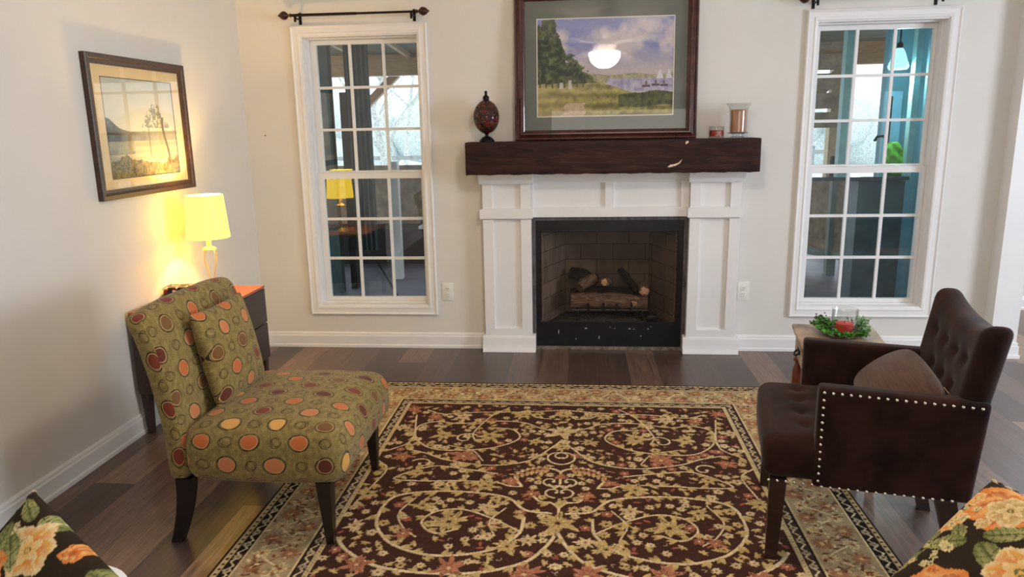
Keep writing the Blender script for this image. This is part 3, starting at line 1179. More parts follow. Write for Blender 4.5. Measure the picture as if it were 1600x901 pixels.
def log(p0, p1, r, mat, label, seed, cut=None):
    p0, p1 = Vector(p0), Vector(p1)
    d = p1 - p0
    L = d.length
    n, k = 20, 26
    N = vnoise(k, n + 1, 8, 5, seed, 3)
    vs, fs = [], []
    for i in range(k):
        t_ = i / (k - 1)
        for j in range(n):
            a = 2 * PI * j / n
            nn = (N[i, j] * (1 - j / n) + N[i, 0] * (j / n)) - 0.5
            rr = r * (1 + 0.45 * nn + 0.05 * math.sin(7 * a)) * (0.93 + 0.07 * math.sin(PI * t_))
            vs.append((t_ * L - L / 2, rr * math.cos(a), rr * math.sin(a) + 0.10 * r * math.sin(t_ * 5)))
    for i in range(k - 1):
        for j in range(n):
            fs.append((i * n + j, i * n + (j + 1) % n, (i + 1) * n + (j + 1) % n, (i + 1) * n + j))
    fs.append(tuple(range(n)))
    fs.append(tuple((k - 1) * n + j for j in range(n)))
    o = MB().add(vs, fs).build('fireplace_log', mat, None, True, 1.0)
    q = Vector((1, 0, 0)).rotation_difference(d.normalized())
    o.rotation_mode = 'QUATERNION'
    o.rotation_quaternion = q
    o.location = (p0 + p1) / 2
    tag(o, label, 'log', 'ceramic logs in the fireplace')
    if cut:
        c = MB()
        e = -L / 2 if cut < 0 else L / 2
        vs = [(e + cut * 0.002, r * 0.78 * math.cos(2 * PI * j / 14) * (1 + 0.30 * math.sin(3 * j + seed)), r * 0.70 * math.sin(2 * PI * j / 14) * (1 + 0.25 * math.cos(2 * j + seed))) for j in range(14)]
        vs += [(v[0] + cut * 0.004, v[1] * 0.9, v[2] * 0.9) for v in vs]
        c.add(vs, [tuple(range(14)), tuple(range(14, 28))] + [(j, (j + 1) % 14, (j + 1) % 14 + 14, j + 14) for j in range(14)])
        tag(c.build('cut_face', CUT, o, False), 'pale cut end of the log')
    return o


log((-0.055, 0.12, 0.295), (0.445, 0.14, 0.285), 0.052, LOGA, 'longest bark-covered log lying across the front of the grate', 1)
log((-0.06, 0.26, 0.30), (0.47, 0.27, 0.30), 0.055, LOGB, 'dark charred log at the back of the grate', 2)
log((-0.055, 0.33, 0.44), (0.11, 0.24, 0.41), 0.045, LOGB, 'charred log leaning at the upper left of the pile', 3)
log((0.00, 0.16, 0.375), (0.10, 0.24, 0.43), 0.036, LOGA, 'short grey forked log on the left of the pile', 4)
log((0.165, 0.14, 0.415), (0.20, 0.30, 0.385), 0.030, LOGA, 'short log with pale split end facing out, centre of the pile', 5, -1)
log((0.275, 0.30, 0.47), (0.385, 0.19, 0.345), 0.024, LOGB, 'thin dark log slanting down to the right', 6)
log((0.425, 0.10, 0.365), (0.43, 0.25, 0.37), 0.038, LOGA, 'stubby log with pale end at the right of the pile', 7, -1)
log((0.36, 0.085, 0.285), (0.415, 0.20, 0.30), 0.026, LOGA, 'little log with pale split end, low at the front right', 8, -1)


# ------------------------------------------------------------------ wall outlets
def outlet(x, z, label):
    t = thing('wall_outlet', label, 'outlet', (x, 0, z), group='wall outlets beside the fireplace')
    MB().box(-0.037, 0.037, -0.006, 0.0, -0.060, 0.060, 0.003).build('cover_plate', 'plastic', t)
    for s in (-1, 1):
        m_ = MB()
        m_.lathe([(0.0165, 0), (0.0165, 0.003), (0.0155, 0.004)], (0, 0, 0), 20)
        m_.v = [(a, -0.006 - c, b + s * 0.0195) for a, b, c in m_.v]
        so = m_.build('socket', 'plastic', t)
        sl = MB()
        for (dx, hh) in ((-0.006, 0.0045), (0.006, 0.0035)):
            sl.box(dx - 0.0012, dx + 0.0012, -0.0106, -0.009, s * 0.0195 + 0.003 - hh, s * 0.0195 + 0.003 + hh)
        sl.box(-0.002, 0.002, -0.0106, -0.009, s * 0.0195 - 0.011, s * 0.0195 - 0.007)
        sl.build('slots', 'socket', so, False)
    return t


outlet(-0.856, 0.380, 'white double wall outlet between the left window and the fireplace')
outlet(1.031, 0.389, 'white double wall outlet right of the fireplace')
# nail left in the wall beside the left window
tag(MB().lathe([(0.004, 0), (0.004, 0.003), (0.002, 0.004)], (0, 0, 0), 8).build('wall_nail', 'iron', None, loc=(-2.0, -0.002, 1.40)), 'tiny dark nail in the wall left of the left window', 'nail').rotation_euler = (PI / 2, 0, 0)

# ================================================================== PICTURES
def landscape_big(nx, ny):
    """generic riverside meadow with trees, water, small boats and a cloudy sky"""
    x = np.linspace(0, 1, nx)[:, None] * np.ones((1, ny))
    y = np.linspace(0, 1, ny)[None, :] * np.ones((nx, 1))
    n1 = vnoise(nx, ny, 6, 5, 1, 5)
    n2 = vnoise(nx, ny, 9, 8, 2, 5)
    n3 = vnoise(nx, ny, 40, 30, 3, 3)
    A = np.zeros((nx, ny, 3))

    def c(*v):
        return np.array(lin(v))

    def put(mask, col):
        A[mask] = (col if col.ndim == 1 else col[mask])

    def mixc(t, a, b):
        t = np.clip(t, 0, 1)[..., None]
        return a * (1 - t) + b * t
    sky = mixc((n1 - 0.42) * 4.5, c(132, 140, 190), c(206, 196, 198))
    sky = mixc((n2 - 0.5) * 2.2, sky, c(170, 166, 196))
    sky = mixc(1 - (y - 0.42) * 3.2, sky, c(196, 184, 178))
    put(y > -1, sky)
    hz = 0.40 + 0.01 * np.sin(x * 20)
    far = (y < hz + 0.018 + 0.02 * n3) & (y > 0.34)
    put(far, mixc(n3 * 1.5 - 0.3, c(140, 138, 104), c(190, 180, 150)))
    water = (y < 0.385) & (y > 0.25) & (x > 0.52)
    put(water, mixc(n3 * 1.6 - 0.4, c(150, 142, 172), c(194, 186, 198)))
    meadow = y < 0.355 - 0.13 * np.clip((x - 0.45) * 3.5, 0, 1)
    bands = 0.5 + 0.5 * np.sin((y * 62 + 3 * n1 * 2 + x * 3))
    g = mixc(bands * 0.8 + (n3 - 0.5), c(112, 108, 62), c(178, 168, 96))
    g = mixc((0.5 - x) * 1.2 + (n2 - 0.5), g, c(196, 176, 124))
    put(meadow, g)
    bush = (y < 0.26 - 0.10 * np.abs(x - 0.84) * 2 + 0.06 * (n2 - 0.5)) & (y > 0.10 + 0.08 * (n1 - 0.5) + (x < 0.6) * 1) & (x > 0.55)
    put(bush, mixc(n3 * 1.6 - 0.3, c(58, 66, 46), c(104, 108, 70)))
    path = np.abs(x - (0.30 - (0.12 - y) * 0.5 + 0.02 * np.sin(y * 40))) < 0.055 + (0.3 - y) * 0.10
    put(path & (y < 0.14), mixc(n3 * 1.4 - 0.2, c(178, 156, 128), c(204, 184, 152)))
    top = 0.97 - np.clip((x - 0.13) * 4, 0, 0.36) - np.clip((x - 0.26) * 1.4, 0, 1) + 0.30 * (n2 - 0.5) + 0.14 * (n3 - 0.5)
    trees = (y < top) & (y > 0.33 + 0.02 * n3) & (x < 0.46)
    dens = (n3 - 0.5) * 2 + (n2 - 0.5)
    put(trees, mixc(dens * 1.2 + 0.4 - (y > 0.6) * 0.3, c(50, 64, 50), c(112, 120, 78)))
    trunk = (np.abs(((x * 22) % 1.0) - 0.5) < 0.10 + 0.05 * n3) & (x < 0.36) & (y < 0.42) & (y > 0.29 + 0.02 * n1)
    put(trunk, c(86, 84, 56))
    for (px, s) in ((0.90, 0.05), (0.965, 0.042)):
        sail = (np.abs(x - px) < (0.44 + s - y) * 0.22) & (y > 0.375) & (y < 0.44 + s * 0.6)
        put(sail, c(214, 210, 212))
    for px, py in ((0.80, 0.300), (0.93, 0.305), (0.87, 0.31)):
        put((np.abs(x - px) < 0.028) & (np.abs(y - py) < 0.010), c(70, 48, 48))
        put((np.abs(x - px) < 0.008) & (y > py) & (y < py + 0.05), c(120, 96, 110))
    for px, hh in ((0.245, 0.055), (0.18, 0.04)):
        put((np.abs(x - px) < 0.012 + (0.34 - y) * 0.05) & (y > 0.285) & (y < 0.285 + hh * 1.6), c(196, 190, 182))
    A *= (0.90 + 0.2 * n3)[..., None]
    return A


def landscape_small(nx, ny):
    """generic pale lake shore with dark trees"""
    x = np.linspace(0, 1, nx)[:, None] * np.ones((1, ny))
    y = np.linspace(0, 1, ny)[None, :] * np.ones((nx, 1))
    n1, n2, n3 = vnoise(nx, ny, 4, 5, 11, 5), vnoise(nx, ny, 12, 10, 12, 4), vnoise(nx, ny, 50, 40, 13, 3)

    def c(*v):
        return np.array(lin(v))

    def mixc(t, a, b):
        t = np.clip(t, 0, 1)[..., None]
        return a * (1 - t) + b * t
    A = mixc(y * 1.2 - 0.3 + (n1 - 0.5), c(222, 214, 186), c(196, 200, 190))
    m_ = (y < 0.47 + 0.13 * np.exp(-((x - 0.02) / 0.13) ** 2) + 0.03 * (n2 - 0.5)) & (y > 0.36)
    A[m_] = mixc(n2 + x * 1.8 - 0.6, c(62, 56, 50), c(160, 156, 132))[m_]
    m_ = y < 0.37
    A[m_] = mixc(n1 * 1.4 - 0.2 + 0.3 * np.sin(y * 90), c(168, 160, 128), c(204, 194, 160))[m_]
    m_ = (y < 0.37) & (y > 0.24) & (x < 0.35)
    A[m_] = mixc(n2 * 2 - 0.4, c(112, 110, 92), c(170, 164, 136))[m_]
    m_ = y < 0.16 + 0.14 * (n2 - 0.4) + 0.05 * np.sin(x * 7)
    A[m_] = mixc(n3 * 2 - 0.5, c(84, 76, 44), c(160, 140, 72))[m_]
    top = 0.78 - 1.3 * np.abs(x - 0.70) + 0.3 * (n2 - 0.5)
    m_ = (y > 0.50) & (y < top) & (n3 > 0.46)
    A[m_] = mixc(n3 * 2 - 0.6, c(110, 110, 84), c(160, 158, 130))[m_]
    m_ = (np.abs(x - 0.83 - 0.03 * np.sin(y * 9)) < 0.016) & (y > 0.1) & (y < 0.62)
    A[m_] = c(104, 84, 46)
    m_ = (np.abs(x - 0.58) < 0.006) & (y > 0.2) & (y < 0.5)
    A[m_] = c(120, 110, 84)
    return A


def make_picture(name, label, wd, ht, fw_, prof, fmat, inner_mat, matmat, bev, art_box, art, loc, rz, tilt, line=None):
    """framed picture: local XZ plane facing -Y, bottom edge at z=0, centred on x"""
    t = thing(name, label, 'picture', loc, rz)
    t.rotation_euler = (-tilt, 0, rz)
    f = ring_profile(MB(), -wd / 2, wd / 2, 0, ht, prof).build('frame', fmat, t, True, 0.35)
    inn = [(fw_ - 0.012, 0.0), (fw_ - 0.012, 0.016), (fw_ - 0.004, 0.014), (fw_, 0.008), (fw_, 0.0)]
    ring_profile(MB(), -wd / 2, wd / 2, 0, ht, inn).build('inner_lip', inner_mat, f, True, 0.35)
    MB().box(-wd / 2 + 0.006, wd / 2 - 0.006, -0.004, 0.0, 0.006, ht - 0.006).build('backing', 'frame_black', t, False)
    a0, a1, b0, b1 = art_box
    mt_ = MB()
    ix, iz0, iz1 = wd / 2 - fw_ + 0.002, fw_ - 0.002, ht - fw_ + 0.002
    for (x0, x1, z0, z1) in ((-ix, a0, iz0, iz1), (a1, ix, iz0, iz1), (a0, a1, iz0, b0), (a0, a1, b1, iz1)):
        mt_.box(x0, x1, -0.0072, -0.0040, z0, z1)
    mt_.build('mat_board', matmat, t, False)
    ring_profile(MB(), a0, a1, b0, b1, [(-bev * 0.3, 0.0078), (bev, 0.0078), (bev, 0.0045), (-bev * 0.3, 0.0045)]).build('mat_bevel', line or 'mat_white', t, False)
    aw, ah = a1 - a0, b1 - b0
    A = art(int(aw / 0.0026), int(ah / 0.0026))
    grid_mesh('print', A, aw, ah, 'paint', t, put=lambda P: np.stack([P[:, 0] + a0, np.full(len(P), -0.0052), P[:, 1] + b0], -1))
    MB().add([(-ix, -0.0095, iz0), (ix, -0.0095, iz0), (ix, -0.0095, iz1), (-ix, -0.0095, iz1)], [(0, 1, 2, 3)]).build('glass', 'picglass', t, False)
    return t


big_prof = [(0, 0.0), (0.0, 0.030), (0.006, 0.036), (0.012, 0.034), (0.016, 0.028), (0.022, 0.030), (0.034, 0.040), (0.042, 0.040), (0.047, 0.033), (0.050, 0.022), (0.056, 0.018), (0.060, 0.010), (0.060, 0.0)]
BW = 1.080
TILT = 0.061
make_picture('framed_landscape_print', 'large mahogany-framed landscape print with grey-green mat leaning above the mantel', BW, 0.87, 0.060, big_prof, 'frame', 'frame',
             'mat_green', 0.004, (-0.256 - 0.152, 0.557 - 0.152, 1.481 - 1.342, 2.051 - 1.342), landscape_big, (0.152, -0.060, 1.342), 0.0, TILT)
sm_prof = [(0, 0.0), (0.0, 0.024), (0.004, 0.027), (0.020, 0.024), (0.024, 0.020), (0.034, 0.016), (0.044, 0.014), (0.044, 0.0)]
make_picture('framed_lake_print', 'lake print with cream mat in a thin dark bronze frame on the left wall', 0.805, 0.638, 0.044, sm_prof, 'frame_gold', 'frame_black',
             'mat_cream', 0.002, (-1.445 + 1.152, -0.866 + 1.152, 1.224 - 1.136, 1.679 - 1.136), landscape_small, (XL + 0.0005, -1.152, 1.136), PI / 2, 0.0, 'frame_black')

# ================================================================== MANTEL ORNAMENTS
orb = thing('orb_finial', 'dark red mosaic orb on a black pedestal at the left end of the mantel', 'ornament', (-0.560, -0.115, 1.3402))
MB().lathe([(0.046, 0), (0.046, 0.010), (0.043, 0.012), (0.034, 0.022), (0.024, 0.030), (0.012, 0.034), (0.009, 0.042), (0.013, 0.048), (0.022, 0.054)], n=8).build('pedestal', 'iron', orb, False)
mo = NT('mosaic glass')
vo = mo.n('ShaderNodeTexVoronoi')
mo.link(mo.mapping(mo.coord(), (1, 1, 1.4)), vo.inputs['Vector'])
vo.inputs['Scale'].default_value = 42
ve = mo.n('ShaderNodeTexVoronoi', feature='DISTANCE_TO_EDGE')
mo.link(mo.mapping(mo.coord(), (1, 1, 1.4)), ve.inputs['Vector'])
ve.inputs['Scale'].default_value = 42
hs_ = mo.sep(vo.outputs['Color'])[0]
cc = mo.ramp(hs_, [(0, (44, 16, 14)), (0.4, (84, 22, 18)), (0.72, (124, 34, 24)), (0.9, (96, 60, 30)), (1, (40, 30, 26))])
ed = mo.math('LESS_THAN', ve.outputs[0], 0.08)
mo.color(mo.mix(ed, cc, rgba((14, 10, 10))))
mo.set(Roughness=mo.math('ADD', 0.12, mo.math('MULTIPLY', ed, 0.5)))
mo.bump(mo.math('MINIMUM', ve.outputs[0], 0.14), 0.8, 0.02)
MB().sphere((0, 0, 0.148), 0.078, 32, 20, (1, 1, 1.27)).build('mosaic_body', mo.mat, orb)
MB().lathe([(0.026, 0.234), (0.024, 0.242), (0.017, 0.248), (0.019, 0.258), (0.018, 0.266), (0.010, 0.274), (0.007, 0.280), (0.009, 0.288), (0.009, 0.296), (0.003, 0.301)], n=20).build('finial', 'iron', orb)

jar = thing('candle_jar', 'short glass jar candle with red label on the right of the mantel', 'candle', (0.806, -0.105, 1.3402))
MB().lathe([(0.040, 0.0), (0.044, 0.004), (0.045, 0.012), (0.045, 0.058), (0.043, 0.062), (0.046, 0.070), (0.044, 0.070), (0.041, 0.062), (0.042, 0.012), (0.0, 0.008)], n=28).build('jar', 'clear', jar)
MB().lathe([(0.0, 0.010), (0.0405, 0.010), (0.0405, 0.046), (0.0, 0.046)], n=28).build('wax', basic('red wax', (168, 52, 36), 0.5, var=0.1), jar)
lab = MB()
vs = []
for i in range(13):
    a = -PI / 2 - 1.0 + 2.0 * i / 12
    for z in (0.014, 0.046):
        vs.append((0.0455 * math.cos(a), 0.0455 * math.sin(a), z))
lab.add(vs, [(2 * i, 2 * i + 2, 2 * i + 3, 2 * i + 1) for i in range(12)])
label_o = lab.build('label', basic('dark red label', (112, 26, 20), 0.5, var=0.15), jar)
tx = MB()
for (z, a0, a1) in ((0.038, -0.12, 0.42), (0.031, -0.2, 0.46), (0.024, -0.08, 0.36), (0.017, -0.3, 0.5)):
    for k in range(5):
        b0 = -PI / 2 + a0 + (a1 - a0) * k / 5
        b1 = b0 + (a1 - a0) / 5 * 0.72
        tx.add([(0.0458 * math.cos(b0), 0.0458 * math.sin(b0), z), (0.0458 * math.cos(b1), 0.0458 * math.sin(b1), z), (0.0458 * math.cos(b1), 0.0458 * math.sin(b1), z + 0.0028), (0.0458 * math.cos(b0), 0.0458 * math.sin(b0), z + 0.0028)], [(0, 1, 2, 3)])
b0, b1 = -PI / 2 - 0.62, -PI / 2 - 0.28
tx.build('print', basic('pale print', (226, 196, 176), 0.6, var=0.05), label_o, False)
MB().add([(0.0459 * math.cos(b), 0.0459 * math.sin(b), z) for b, z in ((b0, 0.026), (b1, 0.026), (b1, 0.040), (b0, 0.040))], [(0, 1, 2, 3)]).build('emblem', basic('red emblem', (206, 60, 44), 0.6, var=0.05), label_o, False)
MB().tube([(0, 0, 0.045), (0.001, 0, 0.056)], 0.0012, 6).build('wick', 'iron', jar)

hur = thing('hurricane_candle', 'tan pillar candle in a flared glass hurricane at the right end of the mantel', 'candle holder', (0.930, -0.105, 1.3402))
MB().lathe([(0.040, 0.0), (0.042, 0.004), (0.030, 0.012), (0.030, 0.020), (0.044, 0.028)], n=28).build('glass_foot', 'clear', hur)
MB().lathe([(0.0, 0.028), (0.058, 0.028), (0.059, 0.031), (0.0, 0.032)], n=32).build('plate', 'iron', hur)
MB().lathe([(0.047, 0.033), (0.050, 0.035), (0.0525, 0.150), (0.056, 0.175), (0.072, 0.199), (0.070, 0.200), (0.054, 0.177), (0.050, 0.150), (0.0475, 0.036)], n=36, cap=False).build('glass_shade', 'clear', hur)
MB().lathe([(0.0, 0.033), (0.043, 0.033), (0.0435, 0.16), (0.040, 0.163), (0.0, 0.160)], n=32).build('pillar_candle', wood('tan marbled wax', (164, 104, 70), (200, 144, 108), 6, (3, 3, 1), rough=0.5, bump=0.02), hur)

# ================================================================== NIGHTSTAND, LAMP, BOX
NX0, NX1, NY0, NY1, NZ0, NZ1 = -2.098, -1.700, -1.490, -0.880, 0.210, 0.612
ns = thing('nightstand', 'two-drawer walnut nightstand against the left wall behind the green chair', 'nightstand', ((NX0 + NX1) / 2, (NY0 + NY1) / 2, 0))
ox, oy = (NX0 + NX1) / 2, (NY0 + NY1) / 2


def nb(mb, x0, x1, y0, y1, z0, z1, b=0.002):
    return mb.box(x0 - ox, x1 - ox, y0 - oy, y1 - oy, z0, z1, b)


nb(MB(), NX0, NX1, NY0, NY1, NZ1 - 0.014, NZ1).build('top', 'nightwood', ns, False)
body = MB()
nb(body, NX0, NX1 - 0.02, NY0 + 0.002, NY0 + 0.018, NZ0, NZ1 - 0.014)
nb(body, NX0, NX1 - 0.02, NY1 - 0.018, NY1 - 0.002, NZ0, NZ1 - 0.014)
nb(body, NX0, NX1 - 0.02, NY0 + 0.01, NY1 - 0.01, NZ0, NZ0 + 0.018)
nb(body, NX0, NX0 + 0.012, NY0 + 0.01, NY1 - 0.01, NZ0, NZ1 - 0.014)
body.build('body', 'nightbody', ns, False)
zm = (NZ0 + NZ1) / 2 - 0.004
for (z0, z1) in ((NZ0 + 0.002, zm - 0.003), (zm + 0.003, NZ1 - 0.017)):
    d = nb(MB(), NX1 - 0.02, NX1, NY0 + 0.002, NY1 - 0.002, z0, z1).build('drawer', 'nightbody', ns, False)
    nb(MB(), NX1, NX1 + 0.012, -1.24, -1.13, (z0 + z1) / 2 - 0.006, (z0 + z1) / 2 + 0.006, 0.003).build('handle', 'bronze', d, False)
for (x, y) in ((NX0 + 0.025, NY0 + 0.03), (NX1 - 0.03, NY0 + 0.03), (NX0 + 0.025, NY1 - 0.03), (NX1 - 0.03, NY1 - 0.03)):
    MB().taper((x - ox, y - oy, 0.0), (x - ox, y - oy, NZ0), 0.013, 0.020).build('leg', 'nightbody', ns, False)

lp = thing('table_lamp', 'table lamp with glowing cream drum shade on the nightstand by the left wall', 'lamp', (-1.925, -1.00, NZ1 + 0.0003))
MB().box(-0.052, 0.052, -0.052, 0.052, 0.0, 0.014, 0.003).build('base', 'cream', lp, False)
MB().lathe([(0.046, 0.014), (0.040, 0.020), (0.026, 0.028), (0.016, 0.036), (0.011, 0.046), (0.011, 0.052)], n=24).build('foot', 'cream', lp)
for k in range(4):
    a = PI / 4 + k * PI / 2 + 0.35
    pts = []
    for t_ in np.linspace(0, 1, 14):
        r_ = 0.009 + 0.030 * math.sin(t_ * PI * 0.62) ** 1.4
        pts.append((r_ * math.cos(a), r_ * math.sin(a), 0.050 + 0.166 * t_))
    MB().tube(pts, 0.0042, 8, flat=0.6).build('rib', 'cream', lp)
MB().lathe([(0.0, 0.214), (0.034, 0.214), (0.036, 0.220), (0.028, 0.228), (0.013, 0.234), (0.013, 0.260), (0.0, 0.261)], n=24).build('collar', 'cream', lp)
SZ0, SZ1, SR0, SR1 = 0.280, 0.500, 0.108, 0.092
MB().lathe([(SR0, SZ0), (SR1, SZ1), (SR1 - 0.0015, SZ1), (SR0 - 0.0015, SZ0), (SR0, SZ0)], n=48, cap=False).build('lamp_shade', 'shade', lp)
sp = MB()
sp.tube([(SR1 * math.cos(a), SR1 * math.sin(a), SZ1 - 0.004) for a in np.linspace(0, 2 * PI, 40, endpoint=False)], 0.0015, 6, closed=True)
for k in range(3):
    a = k * 2 * PI / 3 + 0.5
    sp.tube([(0.010 * math.cos(a), 0.010 * math.sin(a), SZ1 - 0.03), (SR1 * math.cos(a), SR1 * math.sin(a), SZ1 - 0.006)], 0.0015, 6)
sp.build('shade_fitter', 'cream', lp)
MB().tube([(0.0, 0.0, 0.24), (0.0, 0.0, 0.30)], 0.010, 10).build('bulb_socket', 'cream', lp)
MB().sphere((0, 0, 0.36), 0.026, 14, 10, (1, 1, 1.3)).build('bulb', emissive('bulb glow', (1.0, 0.72, 0.36), 14), lp)
point('lamp_glow', (-1.925, -1.00, NZ1 + 0.42), LAMP_POWER, (1.0, 0.64, 0.23), 0.022)

bx = NT('patterned box paper')
vo = bx.n('ShaderNodeTexVoronoi')
bx.link(bx.coord(), vo.inputs['Vector'])
vo.inputs['Scale'].default_value = 75
bx.color(bx.ramp(bx.sep(vo.outputs['Color'])[0], [(0, (24, 16, 20)), (0.45, (40, 22, 26)), (0.55, (150, 40, 44)), (0.72, (224, 210, 190)), (0.86, (60, 40, 40))], 'CONSTANT'))
bx.set(Roughness=0.5)
kb = thing('trinket_box', 'small black and red patterned box behind the green chair back on the nightstand', 'box', (-2.040, -1.135, NZ1 + 0.0003), 0.12)
MB().box(-0.06, 0.06, -0.045, 0.045, 0.0, 0.036, 0.003).build('box_body', bx.mat, kb, False)
MB().box(-0.062, 0.062, -0.047, 0.047, 0.0365, 0.052, 0.004).build('lid', bx.mat, kb, False)

# ================================================================== GREEN SLIPPER CHAIR
CX, CY = -1.08, -2.085
gc = thing('slipper_chair', 'armless green slipper chair covered in orange and brown ovals, left of the rug', 'chair', (CX, CY, 0))
sw, sd, sz0, sz1 = 0.655, 0.562, 0.242, 0.435


def seat_def(V):
    x, y, z = V[:, 0] / (sd / 2), V[:, 1] / (sw / 2), V[:, 2] / ((sz1 - sz0) / 2)
    upf = np.clip((z + 1) / 2, 0, 1)
    V[:, 2] += upf * 0.036 * (1 - np.abs(x) ** 3) * (1 - np.abs(y) ** 2.5) + upf * 0.008
    V[:, 0] += 0.016 * np.clip(x, 0, 1) ** 2 * (1 - z * z) * (1 - y * y * 0.5)
    V[:, 1] += 0.008 * np.sign(y) * np.abs(y) ** 4 * (1 - z * z)
    V[:, 2] -= (1 - upf) * 0.010 * (1 - x * x)
    V[:, 0] *= 1 - 0.0 * z
    return V


soft('seat', (sd, sw, sz1 - sz0), 0.058, (14, 14, 5), (-1.079 - CX, 0.0, (sz0 + sz1) / 2), 'dots', gc, seat_def, (0.031, 0.012))
bh = 0.588


def back_def(V):
    z = V[:, 2] + 0.25 + bh / 2 - 0.0
    y = V[:, 1] / 0.33
    cl = np.interp(z, [0.25, 0.42, 0.60, 0.75, 0.85], [-1.382, -1.386, -1.409, -1.444, -1.482])
    th = np.interp(z, [0.25, 0.6, 0.8, 0.86], [0.90, 1.0, 0.92, 0.8])
    V[:, 0] = V[:, 0] * th + cl - CX
    V[:, 0] += 0.010 * np.sign(1) * (1 - y * y) * 0.6
    up_ = np.clip((z - 0.55) / 0.3, 0, 1)
    V[:, 2] += 0.020 * up_ * (1 - np.abs(y) ** 3) - 0.008 * up_ * np.abs(y) ** 3 * (V[:, 1] < 0)
    V[:, 1] *= 1 + 0.012 * up_
    return V


soft('backrest', (0.080, 0.655, bh), 0.030, (2, 16, 16), (0, 0, 0.25 + bh / 2), 'dots', gc, back_def, (0.05, 0.02), True)
for s_ in (-1, 1):
    lx, ly = -0.862 - CX, s_ * 0.285 - 0.003
    MB().taper((lx - 0.004, ly, 0.0132), (lx - 0.010, ly, 0.25), 0.013, 0.026).build('leg', 'black_wood', gc, False)
    n = 9
    vs, fs = [], []
    for i in range(n):
        t_ = i / (n - 1)
        z = 0.25 * (1 - t_)
        xc = -1.372 - 0.058 * t_ ** 1.7 - CX
        hw = 0.029 - 0.010 * t_
        hy = 0.024 - 0.007 * t_
        for (a, b) in ((-1, -1), (1, -1), (1, 1), (-1, 1)):
            vs.append((xc + a * hw, ly + b * hy, z))
    for i in range(n - 1):
        for j in range(4):
            fs.append((i * 4 + j, i * 4 + (j + 1) % 4, (i + 1) * 4 + (j + 1) % 4, (i + 1) * 4 + j))
    fs += [(0, 1, 2, 3), tuple(n * 4 - 4 + k for k in range(4))]
    MB().add(vs, fs).build('leg', 'black_wood', gc, True, 0.5)
# its matching cushion
pc = thing('oval_print_cushion', 'square green cushion with matching oval print leaning on the slipper chair back', 'cushion', (-1.305, -2.035, 0.626))
p = pillow('cover', 0.375, 0.365, 0.105, 'dots', pc, 26, 0.05, uvoff=(0.41, 0.33), power=0.38)
xa = Vector((0.02, 1.0, 0.0)).normalized()
ya = Vector((-0.20, 0.0, 0.97)).normalized()
za = xa.cross(ya).normalized()
ya = za.cross(xa)
pm = Matrix((xa, ya, za)).transposed().to_4x4()
pc.matrix_world = Matrix.Translation((-1.326, -2.058, 0.622)) @ pm


# ================================================================== BROWN ARMCHAIR
ANG = -0.20
dc = thing('tufted_armchair', 'dark brown velvet armchair with tufted back and nailhead trim, right of the rug', 'armchair', (0.680, -2.110, 0), ANG)


def dseat(V):
    hx, hy, hz = 0.265, 0.285, 0.0725
    x, y, z = V[:, 0] / hx, V[:, 1] / hy, V[:, 2] / hz
    upf = np.clip((z + 1) / 2, 0, 1)
    V = dimples(V, [(a, b) for a in (-0.13, 0.0, 0.13) for b in (-0.17, -0.06, 0.06, 0.17)], 2, 1, 0.016, 0.024)
    V[:, 2] += upf * 0.016 * (1 - np.abs(x) ** 4) * (1 - np.abs(y) ** 4)
    V[:, 0] -= 0.010 * np.clip(-x, 0, 1) * (z > 0) * (1 - y * y)
    return V


soft('seat', (0.53, 0.57, 0.145), 0.042, (44, 44, 5), (0.230, 0, 0.3725), 'velvet', dc, dseat)


def dback(V):
    hy, hz = 0.285, 0.285
    y, z = V[:, 1] / hy, V[:, 2] / hz
    zz = V[:, 2]
    pts = [(b, a) for (a, bs) in ((0.155, (-0.17, -0.06, 0.06, 0.17)), (0.045, (-0.115, 0.0, 0.115)), (-0.065, (-0.17, -0.06, 0.06, 0.17))) for b in bs]
    V = dimples(V, pts, 0, -1, 0.016, 0.026)
    top = np.clip(z, 0, 1) ** 2
    V[:, 2] += top * (0.058 * np.abs(y) ** 2.4 - 0.050)
    V[:, 1] *= 1 + 0.02 * np.clip(z, 0, 1)
    w = z * 0.285 + 0.285
    V[:, 0] += np.interp(w, [0, 0.3, 0.57], [-0.040, 0.008, 0.052])
    V[:, 0] += 0.012 * (1 - y * y) * (V[:, 0] < 10)
    return V


soft('backrest', (0.088, 0.56, 0.565), 0.036, (3, 44, 40), (0.537, 0.002, 0.285 + 0.2825), 'velvet', dc, dback)
for s_ in (-1, 1):
    def darm(V):
        hx, hz = 0.215, 0.165
        x, z = V[:, 0] / hx, V[:, 2] / hz
        V[:, 0] += np.clip(x, 0, 1) * (0.030 + 0.012 * z)
        V[:, 2] += -0.006 * x * (z > 0)
        return V
    soft('arm', (0.43, 0.062, 0.33), 0.016, (12, 3, 10), (0.333, s_ * 0.262, 0.458), 'velvet', dc, darm)
    MB().taper((0.010, s_ * 0.262, 0.0132), (0.018, s_ * 0.258, 0.305), 0.018, 0.026).build('leg', 'leg_wood', dc, False)
    MB().taper((0.575, s_ * 0.238, 0.0), (0.500, s_ * 0.250, 0.30), 0.020, 0.030, 0.018, 0.022).build('leg', 'leg_wood', dc, False)
